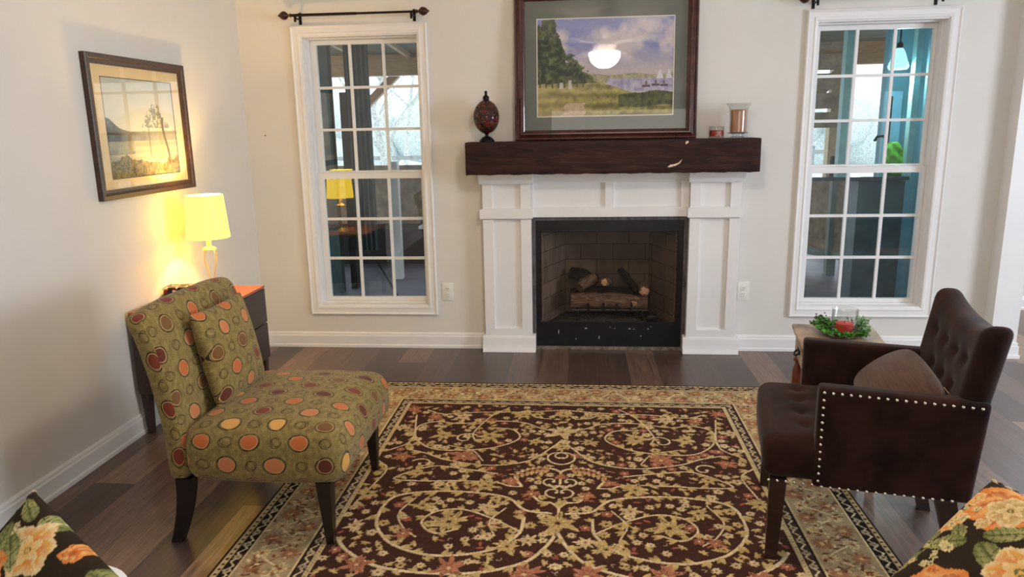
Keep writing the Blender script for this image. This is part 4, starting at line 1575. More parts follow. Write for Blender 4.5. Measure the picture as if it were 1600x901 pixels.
# nailheads, near side
nails = []
for k in range(18):
    nails.append((0.134 + k * 0.0252, 0.612 - k * 0.0007))
for k in range(1, 13):
    nails.append((0.134, 0.612 - k * 0.0245))
for k in range(21):
    nails.append((-0.012 + k * 0.0262, 0.300))
nm = MB().lathe([(0.0001, -0.0042), (0.0026, -0.0036), (0.0046, -0.0016), (0.0052, 0.0)], (0, 0, 0), 10, cap=False)
nm.v = [(a, c, b) for a, b, c in nm.v]
nail0 = None
for (x, z) in nails:
    yy = -0.2935 if x > 0.12 else -0.2860
    if nail0 is None:
        o = nail0 = nm.build('nailhead', 'nail', dc)
    else:
        o = nail0.copy()
        COL.objects.link(o)
    o.location = (x, yy, z)
nail0['label'] = 'small round nickel nailhead'
for o in dc.children:
    if o.name.startswith('nailhead'):
        o['label'] = 'small round nickel nailhead'

lc = thing('lumbar_cushion', 'brown corduroy lumbar cushion in the seat of the dark armchair', 'cushion', (0, 0, 0))
pillow('cover', 0.49, 0.245, 0.15, 'cord', lc, 24, -0.02, power=0.42, rnd=0.13)
tg = MB().box(-0.205, -0.150, 0.1215, 0.1235, 0.010, 0.040, 0.0005)
tag(tg.build('care_tag', basic('pink beige label', (196, 156, 132), 0.8, var=0.05), lc, False), 'small pinkish beige fabric tag')
ca, sa = math.cos(ANG), math.sin(ANG)


def dworld(x, y, z):
    return Vector((0.680 + x * ca - y * sa, -2.110 + x * sa + y * ca, z))


xa = Vector((-sa, ca, 0)).normalized()            # along the back
ya = (Vector((ca, sa, 0)) * 0.80 + Vector((0, 0, 0.60))).normalized()
za = xa.cross(ya).normalized()
pm = Matrix((xa, ya, za)).transposed().to_4x4()
lc.matrix_world = Matrix.Translation(dworld(0.395, 0.02, 0.540)) @ pm

# ================================================================== SIDE TABLE WITH CANDLE
st = thing('side_table', 'small worn side table with cherry turned legs behind the dark armchair', 'side table', (1.067, -1.620, 0), -0.171)
TW, TD, TZ = 0.330, 0.375, 0.560
MB().box(-TW / 2, TW / 2, -TD / 2, TD / 2, TZ - 0.020, TZ, 0.006).build('top', 'tabletop', st, True)
ap = MB()
ap.box(-TW / 2 + 0.022, TW / 2 - 0.022, -TD / 2 + 0.022, TD / 2 - 0.022, TZ - 0.130, TZ - 0.020)
ap.build('apron', 'cherry', st, False)
dr = MB().box(-TW / 2 + 0.014, -TW / 2 + 0.023, -TD / 2 + 0.045, TD / 2 - 0.045, TZ - 0.118, TZ - 0.030, 0.003).build('drawer', 'tabletop', st, False)
pu = MB().tube([(-TW / 2 + 0.014, -0.028, TZ - 0.070), (-TW / 2 + 0.0, -0.026, TZ - 0.082), (-TW / 2 - 0.004, 0.0, TZ - 0.088), (-TW / 2 + 0.0, 0.026, TZ - 0.082), (-TW / 2 + 0.014, 0.028, TZ - 0.070)], 0.0035, 8)
pu.box(-TW / 2 + 0.010, -TW / 2 + 0.0145, -0.036, 0.036, TZ - 0.078, TZ - 0.062, 0.001)
pu.build('pull', 'iron', dr)
lprof = [(0.012, 0), (0.017, 0.012), (0.013, 0.028), (0.015, 0.05), (0.020, 0.16), (0.024, 0.28), (0.023, 0.36), (0.016, 0.385), (0.014, 0.395), (0.022, 0.402), (0.022, 0.412), (0.015, 0.42), (0.019, 0.43), (0.019, 0.445)]
for sx in (-1, 1):
    for sy in (-1, 1):
        MB().lathe([(r_, z + (0.0132 if z < 0.001 and (sx < 0 or sy < 0) else 0.0)) for r_, z in lprof], (sx * (TW / 2 - 0.034), sy * (TD / 2 - 0.034), 0), 18).build('leg', 'cherry', st)

cg = thing('candle_glass', 'clear glass cylinder with a red candle on the side table', 'candle', (1.098, -1.578, TZ + 0.0003))
MB().lathe([(0.0, 0.0), (0.048, 0.0), (0.050, 0.004), (0.051, 0.108), (0.049, 0.109), (0.0475, 0.107), (0.047, 0.008), (0.0, 0.008)], n=36).build('glass', 'clear', cg)
MB().lathe([(0.0, 0.009), (0.034, 0.009), (0.035, 0.048), (0.030, 0.050), (0.0, 0.047)], n=28).build('candle', basic('coral red wax', (214, 62, 62), 0.5, var=0.06), cg)
MB().tube([(0, 0, 0.047), (0.001, 0.0, 0.058)], 0.0012, 6).build('wick', 'iron', cg)
gw = thing('greenery_ring', 'ring of artificial green sprigs around the candle glass on the side table', 'greenery', (1.098, -1.578, TZ + 0.0003))
rg = MB()
rng = random.Random(12)
for q in range(2):
    rg.tube([((0.066 + 0.006 * math.cos(5 * a + q * 3)) * math.cos(a), (0.066 + 0.006 * math.cos(5 * a + q * 3)) * math.sin(a), 0.008 + 0.004 * math.sin(7 * a + q * 2)) for a in np.linspace(0, 2 * PI, 36, endpoint=False)], 0.003, 6, closed=True)
rg.build('twig_ring', basic('brown twig', (92, 62, 40), 0.8, var=0.3, vscale=80), gw)


def sprigs(specs, leafsize, seed, seedheads=0.0):
    """stems with paired leaves; specs = (angle, count, length, rise)"""
    rng = random.Random(seed)
    lf, stm = MB(), MB()
    for (a, k, L, rise) in specs:
        for _ in range(k):
            an = a + rng.uniform(-0.35, 0.35)
            r0 = 0.062
            p = Vector((r0 * math.cos(an), r0 * math.sin(an), 0.010))
            ou = Vector((math.cos(an + rng.uniform(-1.2, 1.2)), math.sin(an + rng.uniform(-1.2, 1.2)), 0))
            pts = [p.copy()]
            ll = L * rng.uniform(0.6, 1.1)
            for s in range(7):
                p = p + ou * ll / 7 * (1 - rise * 0.6) + Vector((0, 0, rise * ll / 7 * (1.2 - 0.1 * s))) + Vector((rng.uniform(-1, 1), rng.uniform(-1, 1), rng.uniform(-.5, .5))) * 0.002
                p.z = max(p.z, 0.006)
                pts.append(p.copy())
            stm.tube(pts, 0.0009, 4)
            for s in range(1, 8):
                for sd_ in (-1, 1, 0):
                    d = (pts[s] - pts[s - 1]).normalized()
                    side = d.cross(Vector((0, 0, 1)))
                    if side.length < 0.1:
                        side = Vector((1, 0, 0))
                    side.normalize()
                    dirv = (d * 0.5 + side * sd_ + Vector((0, 0, rng.uniform(-0.2, 0.7)))).normalized()
                    l_ = leafsize * rng.uniform(0.6, 1.2)
                    wv = dirv.cross(Vector((rng.uniform(-1, 1), rng.uniform(-1, 1), 0.6))).normalized() * l_ * 0.32
                    b = pts[s]
                    q0, q1, q2, q3 = b, b + dirv * l_ * 0.5 + wv, b + dirv * l_, b + dirv * l_ * 0.5 - wv
                    for q in (q0, q1, q2, q3):
                        q.z = max(q.z, 0.001)
                    lf.add([q0, q1, q2, q3], [(0, 1, 2, 3)])
    return lf, stm


lf1, s1 = sprigs([(PI * 0.9, 16, 0.075, 0.35), (PI * 1.15, 14, 0.07, 0.3), (PI * 0.7, 12, 0.07, 0.55), (PI * 1.4, 10, 0.05, 0.2), (PI * 1.7, 8, 0.04, 0.2)], 0.017, 1)
tag(lf1.build('leaves', basic('mid green leaf', (74, 128, 46), 0.6, var=0.35, vscale=50), gw, False), kind='stuff')
lf2, s2 = sprigs([(0.1, 14, 0.075, 0.75), (-0.4, 10, 0.06, 0.5), (0.5, 10, 0.07, 0.8)], 0.010, 2)
tag(lf2.build('leaves', basic('grey green leaf', (126, 164, 116), 0.6, var=0.3, vscale=50), gw, False), 'paler grey-green sprigs', kind='stuff')
s1.add(s2.v, s2.f)
s1.build('stems', basic('green stem', (66, 84, 40), 0.7, var=0.2), gw)
sh = MB()
rng = random.Random(5)
for _ in range(26):
    a = PI * 0.85 + rng.uniform(-0.5, 0.45)
    r_ = rng.uniform(0.07, 0.125)
    sh.sphere((r_ * math.cos(a), r_ * math.sin(a), rng.uniform(0.045, 0.072)), 0.0032, 6, 4)
tag(sh.build('berries', basic('dark berry', (28, 26, 26), 0.5, var=0.2), gw), 'tiny dark berries at the tips of the sprigs', kind='stuff')

# ================================================================== RUG
RX0, RX1, RY0, RY1 = -1.2136, 1.0596, -3.76, -0.708
RC = (RX0 + RX1) / 2
BRN, BEI, GLD, RED, DRK, CRM = (68, 42, 33), (214, 192, 150), (204, 178, 122), (136, 76, 62), (42, 30, 30), (214, 190, 138)


def paint_rug():
    W, H = RX1 - RX0, RY1 - RY0
    px = 0.0036
    C = Canvas(W, H, px, BRN)
    rng = random.Random(21)
    X, Y = np.meshgrid(np.arange(C.nx) * px, np.arange(C.ny) * px, indexing='ij')
    d = np.minimum(np.minimum(X, W - X), np.minimum(Y, H - Y))
    for (a, b, c) in ((0, 0.014, (58, 38, 30)), (0.014, 0.034, (196, 172, 124)), (0.034, 0.075, DRK), (0.075, 0.082, CRM), (0.082, 0.275, (172, 148, 110)),
                      (0.275, 0.281, DRK), (0.281, 0.315, (70, 52, 44)), (0.315, 0.333, (200, 178, 132))):
        C.a[(d >= a) & (d < b)] = lin(c)
    # dashes in the outer cream stripe and rope in the inner one
    along = np.where((np.minimum(Y, H - Y) < np.minimum(X, W - X)), X, Y)
    m_ = (d > 0.018) & (d < 0.030) & ((along % 0.030) < 0.011)
    C.a[m_] = lin((74, 54, 44))
    m_ = (d > 0.319) & (d < 0.329) & (((along + d) % 0.016) < 0.005)
    C.a[m_] = lin((150, 124, 84))

    def ring_path(dd, step):
        """points running round the rug at distance dd from its edge"""
        pts = []
        for (x0, y0, x1, y1) in ((dd, dd, W - dd, dd), (W - dd, dd, W - dd, H - dd), (W - dd, H - dd, dd, H - dd), (dd, H - dd, dd, dd)):
            L = math.hypot(x1 - x0, y1 - y0)
            n = max(1, int(round(L / step)))
            for k in range(n):
                t_ = k / n
                pts.append((x0 + (x1 - x0) * t_, y0 + (y1 - y0) * t_, (x1 - x0) / L, (y1 - y0) / L))
        return pts
    # narrow patterned guards: zig-zag vine with little blossoms
    for dd, amp, c1, c2 in ((0.0545, 0.011, BEI, (200, 186, 150)), (0.298, 0.010, BEI, (196, 180, 146))):
        pts = ring_path(dd, 0.026)
        for k in range(len(pts)):
            x, y, tx, ty = pts[k]
            x2, y2, _, _ = pts[(k + 1) % len(pts)]
            s = amp if k % 2 else -amp
            if math.hypot(x2 - x, y2 - y) < 0.06:
                C.curve([(x - ty * s, y + tx * s), ((x + x2) / 2, (y + y2) / 2), (x2 + ty * s, y2 - tx * s)], 0.0062, c1, samples=6)
            if k % 3 == 0:
                C.flower(x, y, 0.016, 4, c2, (150, 120, 90), DRK, 0.78 if k % 2 else 0)
    # wide border: gold scrolls and red blossoms on cream
    pts = ring_path(0.178, 0.088)
    for k in range(len(pts)):
        x, y, tx, ty = pts[k]
        s = 0.045 if k % 2 else -0.045
        x2, y2, ux, uy = pts[(k + 1) % len(pts)]
        if math.hypot(x2 - x, y2 - y) < 0.12:
            C.curve([(x - ty * s, y + tx * s), ((x + x2) / 2, (y + y2) / 2), (x2 + uy * s, y2 - ux * s)], 0.008, (148, 112, 66), samples=8)
            C.curve([(x + ty * s * 1.4, y - tx * s * 1.4), ((x + x2) / 2 + ty * s * .3, (y + y2) / 2), (x2 - uy * s * 1.1, y2 + ux * s * 1.1)], 0.006, (226, 206, 160), samples=8)
        C.flower(x - ty * s * 1.1, y + tx * s * 1.1, 0.030 + 0.010 * rng.random(), 9, (146, 94, 72), (184, 132, 88), GLD, rng.random() * 6)
        C.flower(x + ty * s * 1.1, y - tx * s * 1.1, 0.030, 6, (222, 200, 150), (176, 140, 84), RED, rng.random() * 6)
        for _ in range(16):
            a = rng.random() * 6.28
            r_ = rng.uniform(0.03, 0.09)
            qx, qy = x + r_ * math.cos(a), y + r_ * math.sin(a)
            if 0.09 < min(qx, W - qx, qy, H - qy) < 0.27:
                C.petal(qx, qy, rng.random() * 6.28, 0.026, 0.011, rng.choice([(124, 70, 54), (96, 76, 58), (84, 60, 48), (222, 202, 152), (150, 112, 66)]), rng.choice([(150, 84, 60), (228, 208, 160), (120, 90, 60)]))
    # keep the border inside its lines
    for (a, b, c) in ((0.075, 0.082, CRM), (0.275, 0.281, DRK), (0.268, 0.275, (206, 184, 136))):
        C.a[(d >= a) & (d < b)] = lin(c)
    save = C.a.copy()

    # ---- the field (dx from the middle axis, world Y)
    def P(dx, yy, s=1):
        return (RC - RX0 + s * dx, yy - RY0)

    FL = []

    def free(x, y, r):
        return all((x - a) ** 2 + (y - b) ** 2 > (r + c) ** 2 * 0.8 for a, b, c in FL)

    def vine(pts, wd=0.009, c=BEI, both=True, leaves=True, wd1=None, gap=0.050):
        for s in ((1, -1) if both else (1,)):
            q = C.curve([P(a, b, s) for a, b in pts], wd, c, wd1)
            if leaves:
                acc = rng.uniform(0, gap)
                for k in range(1, len(q)):
                    acc += math.dist(q[k], q[k - 1])
                    if acc > gap:
                        acc = 0
                        ang = math.atan2(q[k][1] - q[k - 1][1], q[k][0] - q[k - 1][0])
                        sd_ = rng.choice((-1, 1))
                        typ = rng.random()
                        L = rng.uniform(0.030, 0.052)
                        if typ < 0.55:
                            for da in (0.5, 1.1):
                                C.petal(q[k][0], q[k][1], ang + sd_ * da, L, L * 0.42, GLD, (168, 140, 84))
                        else:
                            x, y = q[k][0] + math.cos(ang + sd_ * 1.3) * 0.028, q[k][1] + math.sin(ang + sd_ * 1.3) * 0.028
                            C.flower(x, y, rng.uniform(0.018, 0.026), 5, *rng.choice([(BEI, GLD, RED), (GLD, (170, 138, 84), BRN), ((176, 112, 86), RED, BEI)]), ang)
                            FL.append((x, y, 0.026))

    def bloom(dx, yy, r, both=True, kind=0, ang=0.0):
        for s in ((1, -1) if both else (1,)):
            x, y = P(dx, yy, s)
            pal = [(GLD, (160, 130, 78), BRN), (BEI, (180, 146, 92), RED), ((186, 128, 92), RED, GLD)][kind % 3]
            for k in range(12):
                C.petal(x + rng.uniform(-1, 1) * r * 0.25, y + rng.uniform(-1, 1) * r * 0.25, s * (ang + k * 0.52) + rng.uniform(-0.3, 0.3), r * rng.uniform(0.8, 1.25), r * 0.36, pal[1], pal[0], BRN if k % 3 == 0 else None)
            C.flower(x, y, r * 0.62, 8, pal[0], pal[1], pal[2], s * ang)
            FL.append((x, y, r))

    def curl(dx, yy, r, turns, a0, s0=1, wd=0.010):
        for s in (1, -1):
            pts = []
            for t_ in np.linspace(0, 1, 22):
                a = a0 + s0 * turns * 2 * PI * t_
                rr = r * (1 - 0.8 * t_)
                pts.append(P(dx + rr * math.cos(a), yy + rr * math.sin(a), s))
            C.curve(pts, wd, BEI, wd * 0.7, samples=3)
            C.disc(pts[-1][0], pts[-1][1], wd * 0.8, BEI)

    vine([(0.0, -1.465), (0.05, -1.56), (0.145, -1.694), (0.31, -1.743), (0.50, -1.70), (0.60, -1.64), (0.70, -1.60)])
    vine([(0.0, -1.10), (0.10, -1.12), (0.26, -1.14), (0.44, -1.15), (0.60, -1.18), (0.70, -1.13)])
    vine([(0.0, -1.38), (0.10, -1.34), (0.20, -1.27), (0.36, -1.26), (0.50, -1.30), (0.62, -1.28), (0.70, -1.34), (0.683, -1.476), (0.589, -1.587), (0.45, -1.60), (0.30, -1.56), (0.20, -1.46), (0.24, -1.36), (0.36, -1.34)])
    vine([(0.152, -1.926), (0.203, -1.923), (0.273, -1.893), (0.443, -1.892), (0.58, -1.90), (0.688, -1.88), (0.553, -1.767), (0.42, -1.78), (0.26, -1.82)])
    vine([(0.03, -2.13), (0.126, -2.109), (0.20, -2.02), (0.34, -1.985), (0.50, -1.985), (0.649, -2.04), (0.672, -2.204), (0.622, -2.318), (0.534, -2.394), (0.40, -2.43), (0.23, -2.388), (0.138, -2.28), (0.126, -2.16)], 0.013)
    vine([(0.138, -2.26), (0.24, -2.18), (0.36, -2.12), (0.46, -2.14), (0.50, -2.22), (0.44, -2.29), (0.36, -2.26)], 0.009)
    vine([(0.0, -2.259), (0.04, -2.36), (0.11, -2.456), (0.26, -2.52), (0.44, -2.53), (0.60, -2.50), (0.72, -2.42), (0.78, -2.34)], 0.014)
    vine([(0.0, -2.02), (0.0, -2.09), (0.0, -2.20)], 0.012, leaves=False)
    vine([(0.0, -2.09), (0.03, -2.05), (0.075, -2.04), (0.10, -2.00)], 0.010)
    vine([(0.0, -1.79), (0.03, -1.765), (0.09, -1.755), (0.15, -1.785), (0.185, -1.84), (0.152, -1.926)], 0.013, leaves=False)
    for k in range(7):
        t_ = k / 6
        for s in (1, -1):
            x, y = P(0.05 + 0.13 * t_, -1.762 - 0.06 * t_ ** 2, s)
            C.petal(x, y, (-1.2 - 0.5 * t_) if s > 0 else (PI + 1.2 + 0.5 * t_), 0.045, 0.018, (170, 104, 70), GLD)
            C.petal(x, y, (0.9 - 0.9 * t_) if s > 0 else (PI - 0.9 + 0.9 * t_), 0.035, 0.014, RED, GLD)
    curl(0.035, -1.875, 0.045, 0.9, -PI * 0.7, 1)
    vine([(0.0, -1.80), (0.0, -1.90)], 0.011, leaves=False)
    vine([(0.0, -1.91), (0.02, -1.93), (0.045, -1.90)], 0.010, leaves=False)
    curl(0.0, -1.645, 0.075, 0.9, -PI / 2, 1)
    curl(0.02, -1.965, 0.045, 0.8, -PI / 2, 1)
    curl(0.60, -1.74, 0.05, 0.9, 0.5, 1)
    curl(0.45, -1.47, 0.06, 0.9, 2.5, -1)
    vine([(0.28, -1.08), (0.36, -1.20), (0.42, -1.40), (0.40, -1.50)], 0.008)
    vine([(0.06, -1.22), (0.14, -1.20), (0.18, -1.12)], 0.007)
    vine([(0.56, -2.04), (0.60, -2.16), (0.56, -2.26), (0.50, -2.32)], 0.007)
    vine([(0.20, -2.10), (0.25, -2.20), (0.22, -2.30)], 0.007)
    vine([(0.34, -1.70), (0.40, -1.60), (0.52, -1.55)], 0.007)
    vine([(0.74, -1.20), (0.70, -1.50), (0.78, -1.62)], 0.008)
    vine([(0.80, -1.72), (0.74, -1.80), (0.76, -1.95), (0.79, -2.10)], 0.008)
    for (a, b, r_, k, an) in ((0.0, -1.38, 0.075, 1, 0), (0.0, -1.156, 0.05, 0, 0), (0.0, -2.20, 0.072, 0, 0.2), (0.0, -1.55, 0.034, 0, 0), (0.0, -1.83, 0.026, 2, 0)):
        bloom(a, b, r_, False, k, an)
    for (a, b, r_, k) in ((0.34, -1.44, 0.060, 0), (0.43, -1.66, 0.062, 2), (0.20, -1.18, 0.045, 0), (0.50, -1.21, 0.052, 1), (0.64, -1.22, 0.04, 2), (0.12, -1.49, 0.038, 0), (0.56, -1.44, 0.052, 0),
                          (0.30, -1.93, 0.050, 0), (0.115, -1.64, 0.030, 1), (0.40, -2.21, 0.068, 0), (0.27, -2.10, 0.042, 1), (0.52, -2.10, 0.045, 0), (0.11, -1.985, 0.036, 2), (0.10, -2.32, 0.034, 1),
                          (0.74, -2.26, 0.042, 1), (0.70, -1.68, 0.048, 2), (0.76, -2.02, 0.045, 0), (0.55, -2.30, 0.036, 2), (0.17, -2.36, 0.046, 0), (0.10, -2.52, 0.06, 2), (0.35, -2.50, 0.055, 2), (0.66, -2.50, 0.05, 2),
                          (0.78, -1.36, 0.04, 1), (0.77, -1.12, 0.045, 2), (0.20, -1.88, 0.034, 2), (0.60, -1.83, 0.04, 0)):
        bloom(a, b, r_, True, k, rng.random() * 3)
    # scattered small leaves and scribbles between
    for _ in range(2300):
        dx, yy = rng.uniform(0, 0.79), rng.uniform(-2.62, -1.06)
        x, y = P(dx, yy)
        i, j = int(x / px), int(y / px)
        k = 4
        if i < k or j < k or np.abs(C.a[i - k:i + k, j - k:j + k] - np.array(lin(BRN))).max() > 0.02:
            continue
        ty = rng.random()
        a = rng.random() * 6.28
        for s in (1, -1):
            x, y = P(dx, yy, s)
            aa = a if s > 0 else PI - a
            if ty < 0.35:
                for da in (0, 0.9, 1.9, -0.8):
                    C.petal(x, y, aa + da, 0.022, 0.010, GLD, (170, 140, 92))
            elif ty < 0.6:
                C.flower(x, y, 0.018, 7, BEI, GLD, RED, aa)
            elif ty < 0.8:
                C.curve([(x, y), (x + 0.012 * math.cos(aa), y + 0.012 * math.sin(aa)), (x + 0.02 * math.cos(aa + 1), y + 0.02 * math.sin(aa + 1))], 0.004, (170, 146, 116), samples=6)
            else:
                C.petal(x, y, aa, 0.03, 0.012, RED, (170, 96, 76))
    # second half of the rug mirrors the first
    j0 = int(round((-2.62 - RY0) / px))
    C.a[:, :j0] = C.a[:, j0:2 * j0][:, ::-1] if 2 * j0 <= C.ny else C.a[:, :j0]
    m_ = d < 0.333
    C.a[m_] = save[m_]
    g = np.random.RandomState(2).rand(C.nx, C.ny)
    n1 = vnoise(C.nx, C.ny, 60, 80, 9, 2)
    n2 = vnoise(C.nx, C.ny, C.nx / 3.0, C.ny / 3.0, 17, 1)
    C.a *= (0.70 + 0.30 * g + 0.2 * (n1 - 0.5) + 0.34 * n2)[..., None]
    return C, d


C_, d_ = paint_rug()
lum = C_.a.mean(-1)
zz = 0.0105 + 0.0016 * np.clip((lum - 0.06) / 0.25, 0, 1)
zz[[0, -1], :] = 0.0
zz[:, [0, -1]] = 0.0
rug = grid_mesh('area_rug', C_.a, RX1 - RX0, RY1 - RY0, 'rug', None, zz, put=None)
rug.location = (RX0, RY0, 0.0004)
tag(rug, 'brown rug with beige floral vines and cream border before the fireplace', 'rug')


# ================================================================== FLORAL PILLOWS AND THE WHITE CHAIR UNDER THEM
def floral_canvas(seed, items):
    S = 0.46
    C = Canvas(S, S, 0.0018, (50, 38, 26))
    rng = random.Random(seed)
    YEL, ORG, RUST, CRE, GRN, OLV = (232, 178, 92), (226, 134, 62), (186, 84, 44), (236, 214, 160), (150, 152, 92), (112, 116, 66)
    for it in items:
        k = it[0]
        if k == 'fl':
            _, x, y, r, kind, a = it
            c0, c1, v = {'y': (CRE, YEL, ORG), 'o': (ORG, RUST, (238, 186, 118)), 'c': (CRE, (214, 176, 112), (190, 150, 90))}[kind]
            n = 6
            for q in range(n):
                aa = a + 2 * PI * q / n + rng.uniform(-0.12, 0.12)
                C.petal(x, y, aa, r * rng.uniform(0.90, 1.10), r * 0.95, v, c0, None)
                C.petal(x, y, aa, r * 0.80, r * 0.60, v, c1, None)
                C.petal(x, y, aa, r * 0.86, r * 0.10, v, c0, None)
            for q in range(5):
                aa = a + 2 * PI * q / 5 + 0.3
                C.petal(x, y, aa, r * 0.52, r * 0.34, c1, c0, None)
            for q in range(9):
                aa = 2 * PI * q / 9
                C.disc(x + r * 0.10 * math.cos(aa), y + r * 0.10 * math.sin(aa), r * 0.035, (120, 110, 60))
        elif k == 'lf':
            _, x, y, a, L = it
            C.petal(x, y, a, L, L * 0.48, OLV, (186, 180, 118), (86, 92, 50))
        elif k == 'sp':
            _, x, y, n = it
            for q in range(n):
                xx, yy = x + rng.uniform(-0.03, 0.03), y + rng.uniform(-0.022, 0.022)
                C.flower(xx, yy, rng.uniform(0.006, 0.010), 5, CRE, (190, 176, 120), OLV)
        elif k == 'st':
            C.curve(it[1], 0.004, (140, 138, 84), 0.0025)
    C.a *= (0.92 + 0.16 * np.random.RandomState(1).rand(C.nx, C.ny))[..., None]
    return C


def sampler(C):
    def f(u, v):
        i = np.clip((u * (C.nx - 1)).astype(int), 0, C.nx - 1)
        j = np.clip((v * (C.ny - 1)).astype(int), 0, C.ny - 1)
        return C.a[i, j]
    return f


def floral_pillow(label, corner, ea, eb, size, seed, items):
    """corner = highest corner; ea, eb = directions of its two edges (ea along the piping)"""
    ea = Vector(ea).normalized()
    eb = Vector(eb)
    eb = (eb - ea * eb.dot(ea)).normalized()
    t = thing('floral_pillow', label, 'pillow', (0, 0, 0), group='floral pillows')
    # pillow local +X +Y corner is the top corner: X axis = -eb, Y axis = -ea
    X, Y = -eb, -ea
    Z = X.cross(Y).normalized()
    pm = Matrix((X, Y, Z)).transposed().to_4x4()
    c = Vector(corner) + (ea + eb) * size / 2
    t.matrix_world = Matrix.Translation(c) @ pm
    C = floral_canvas(seed, items)
    pillow('cover', size, size, 0.15, 'floral', t, 190, 0.03, paint=sampler(C), power=0.40)
    # twisted rope piping along the seam
    h = size / 2
    pts = []
    N = 40
    for (ax, ay, bx, by) in ((h, h, h, -h), (h, -h, -h, -h), (-h, -h, -h, h), (-h, h, h, h)):
        for k in range(N):
            t_ = k / N
            x, y = ax + (bx - ax) * t_, ay + (by - ay) * t_
            sag = 0.03 * (1 - (2 * t_ - 1) ** 2)
            pts.append(Vector((x * (1 - (sag if abs(ax - bx) < 1e-6 else 0)), y * (1 - (sag if abs(ay - by) < 1e-6 else 0)), 0)))
    # only the piped seam (one pair of edges) carries the cord
    seg = pts[:N + 1]
    for ph, nm_ in ((0, 'c1'), (PI, 'c2')):
        cp = []
        L = 0.0
        for k in range((len(seg) - 1) * 8):
            a, b = seg[k // 8], seg[k // 8 + 1]
            q = a.lerp(b, (k % 8) / 8)
            ang = k * 0.30 + ph
            cp.append((q.x + 0.0028 * math.cos(ang), q.y, 0.0028 * math.sin(ang)))
        m_ = MB().tube(cp, 0.0034, 6)
        m_.build('rope_piping', basic('rope ' + nm_, (196, 172, 132) if ph == 0 else (60, 44, 34), 0.8, var=0.1), t)
    return t


S_ = 0.46
floral_pillow('floral pillow with yellow blossom and rope edge in the bottom left corner',
              (-0.995, -3.484, 0.789), (-0.534, -0.442, -0.72), (0.839, -0.379, -0.391), S_, 3,
              [('lf', 0.40, 0.435, 0.2, 0.055), ('lf', 0.385, 0.435, 1.9, 0.04), ('lf', 0.345, 0.455, -0.2, 0.05), ('fl', 0.355, 0.405, 0.050, 'y', 0.3), ('sp', 0.405, 0.395, 7), ('sp', 0.385, 0.37, 6), ('lf', 0.41, 0.40, 3.6, 0.07),
               ('fl', 0.400, 0.335, 0.048, 'o', 0.9), ('lf', 0.435, 0.41, -2.2, 0.06), ('lf', 0.22, 0.40, 3.6, 0.07), ('lf', 0.24, 0.44, 2.9, 0.06),
               ('fl', 0.29, 0.445, 0.020, 'o', 0.2), ('sp', 0.26, 0.38, 5), ('fl', 0.20, 0.34, 0.06, 'y', 1.0), ('lf', 0.30, 0.33, 4.2, 0.08), ('fl', 0.32, 0.25, 0.06, 'c', 0), ('lf', 0.18, 0.43, 3.0, 0.07), ('fl', 0.10, 0.41, 0.05, 'y', 0.5)])
floral_pillow('floral pillow with large orange lily in the bottom right corner',
              (0.756, -3.323, 0.777), (0.404, -0.915, 0.016), (-0.746, -0.339, -0.573), S_, 5,
              [('fl', 0.410, 0.375, 0.070, 'o', 0.2), ('fl', 0.400, 0.365, 0.042, 'c', 0.6), ('lf', 0.37, 0.33, -1.6, 0.05), ('fl', 0.335, 0.440, 0.034, 'y', 1.2), ('fl', 0.400, 0.440, 0.022, 'y', 0.7), ('sp', 0.36, 0.42, 7), ('lf', 0.31, 0.435, 2.8, 0.05), ('lf', 0.335, 0.415, -2.4, 0.05),
               ('st', [(0.22, 0.44), (0.28, 0.42), (0.31, 0.40)]), ('lf', 0.310, 0.375, 2.2, 0.07), ('lf', 0.315, 0.355, -2.0, 0.085), ('lf', 0.33, 0.36, -0.9, 0.07), ('fl', 0.352, 0.380, 0.014, 'c', 0.1), ('lf', 0.26, 0.44, 3.1, 0.06),
               ('sp', 0.26, 0.41, 8), ('fl', 0.30, 0.27, 0.06, 'y', 0.0), ('fl', 0.20, 0.35, 0.06, 'o', 0.7), ('lf', 0.24, 0.30, 4.2, 0.08), ('lf', 0.40, 0.27, -1.2, 0.08), ('fl', 0.42, 0.24, 0.05, 'y', 0)])

wc = thing('white_accent_chair', 'white upholstered chair mostly hidden behind the left floral pillow', 'chair', (-1.125, -3.66, 0))


def wback(V):
    x = V[:, 0] / 0.21
    V[:, 2] -= np.where(V[:, 2] > 0, 0.035 * np.abs(x) ** 3, 0)
    return V


soft('backrest', (0.42, 0.075, 0.32), 0.035, (12, 2, 8), (-0.020, 0.300, 0.405), 'pillar_white', wc, wback)
soft('seat', (0.54, 0.56, 0.14), 0.04, (8, 8, 3), (0, -0.01, 0.215), 'pillar_white', wc)
for sx in (-1, 1):
    for sy in (-1, 1):
        MB().taper((sx * 0.22, sy * 0.22, 0.0132 if sx > 0 else 0.0), (sx * 0.21, sy * 0.21, 0.15), 0.012, 0.018).build('leg', 'leg_wood', wc, False)
ot = thing('white_ottoman', 'low white ottoman under the right floral pillow, just below the picture', 'ottoman', (0.70, -3.66, 0))
soft('cushion', (0.48, 0.48, 0.30), 0.05, (6, 6, 4), (0, 0, 0.27), 'pillar_white', ot)
for sx in (-1, 1):
    for sy in (-1, 1):
        MB().taper((sx * 0.18, sy * 0.18, 0.0132), (sx * 0.18, sy * 0.18, 0.13), 0.014, 0.018).build('leg', 'leg_wood', ot, False)


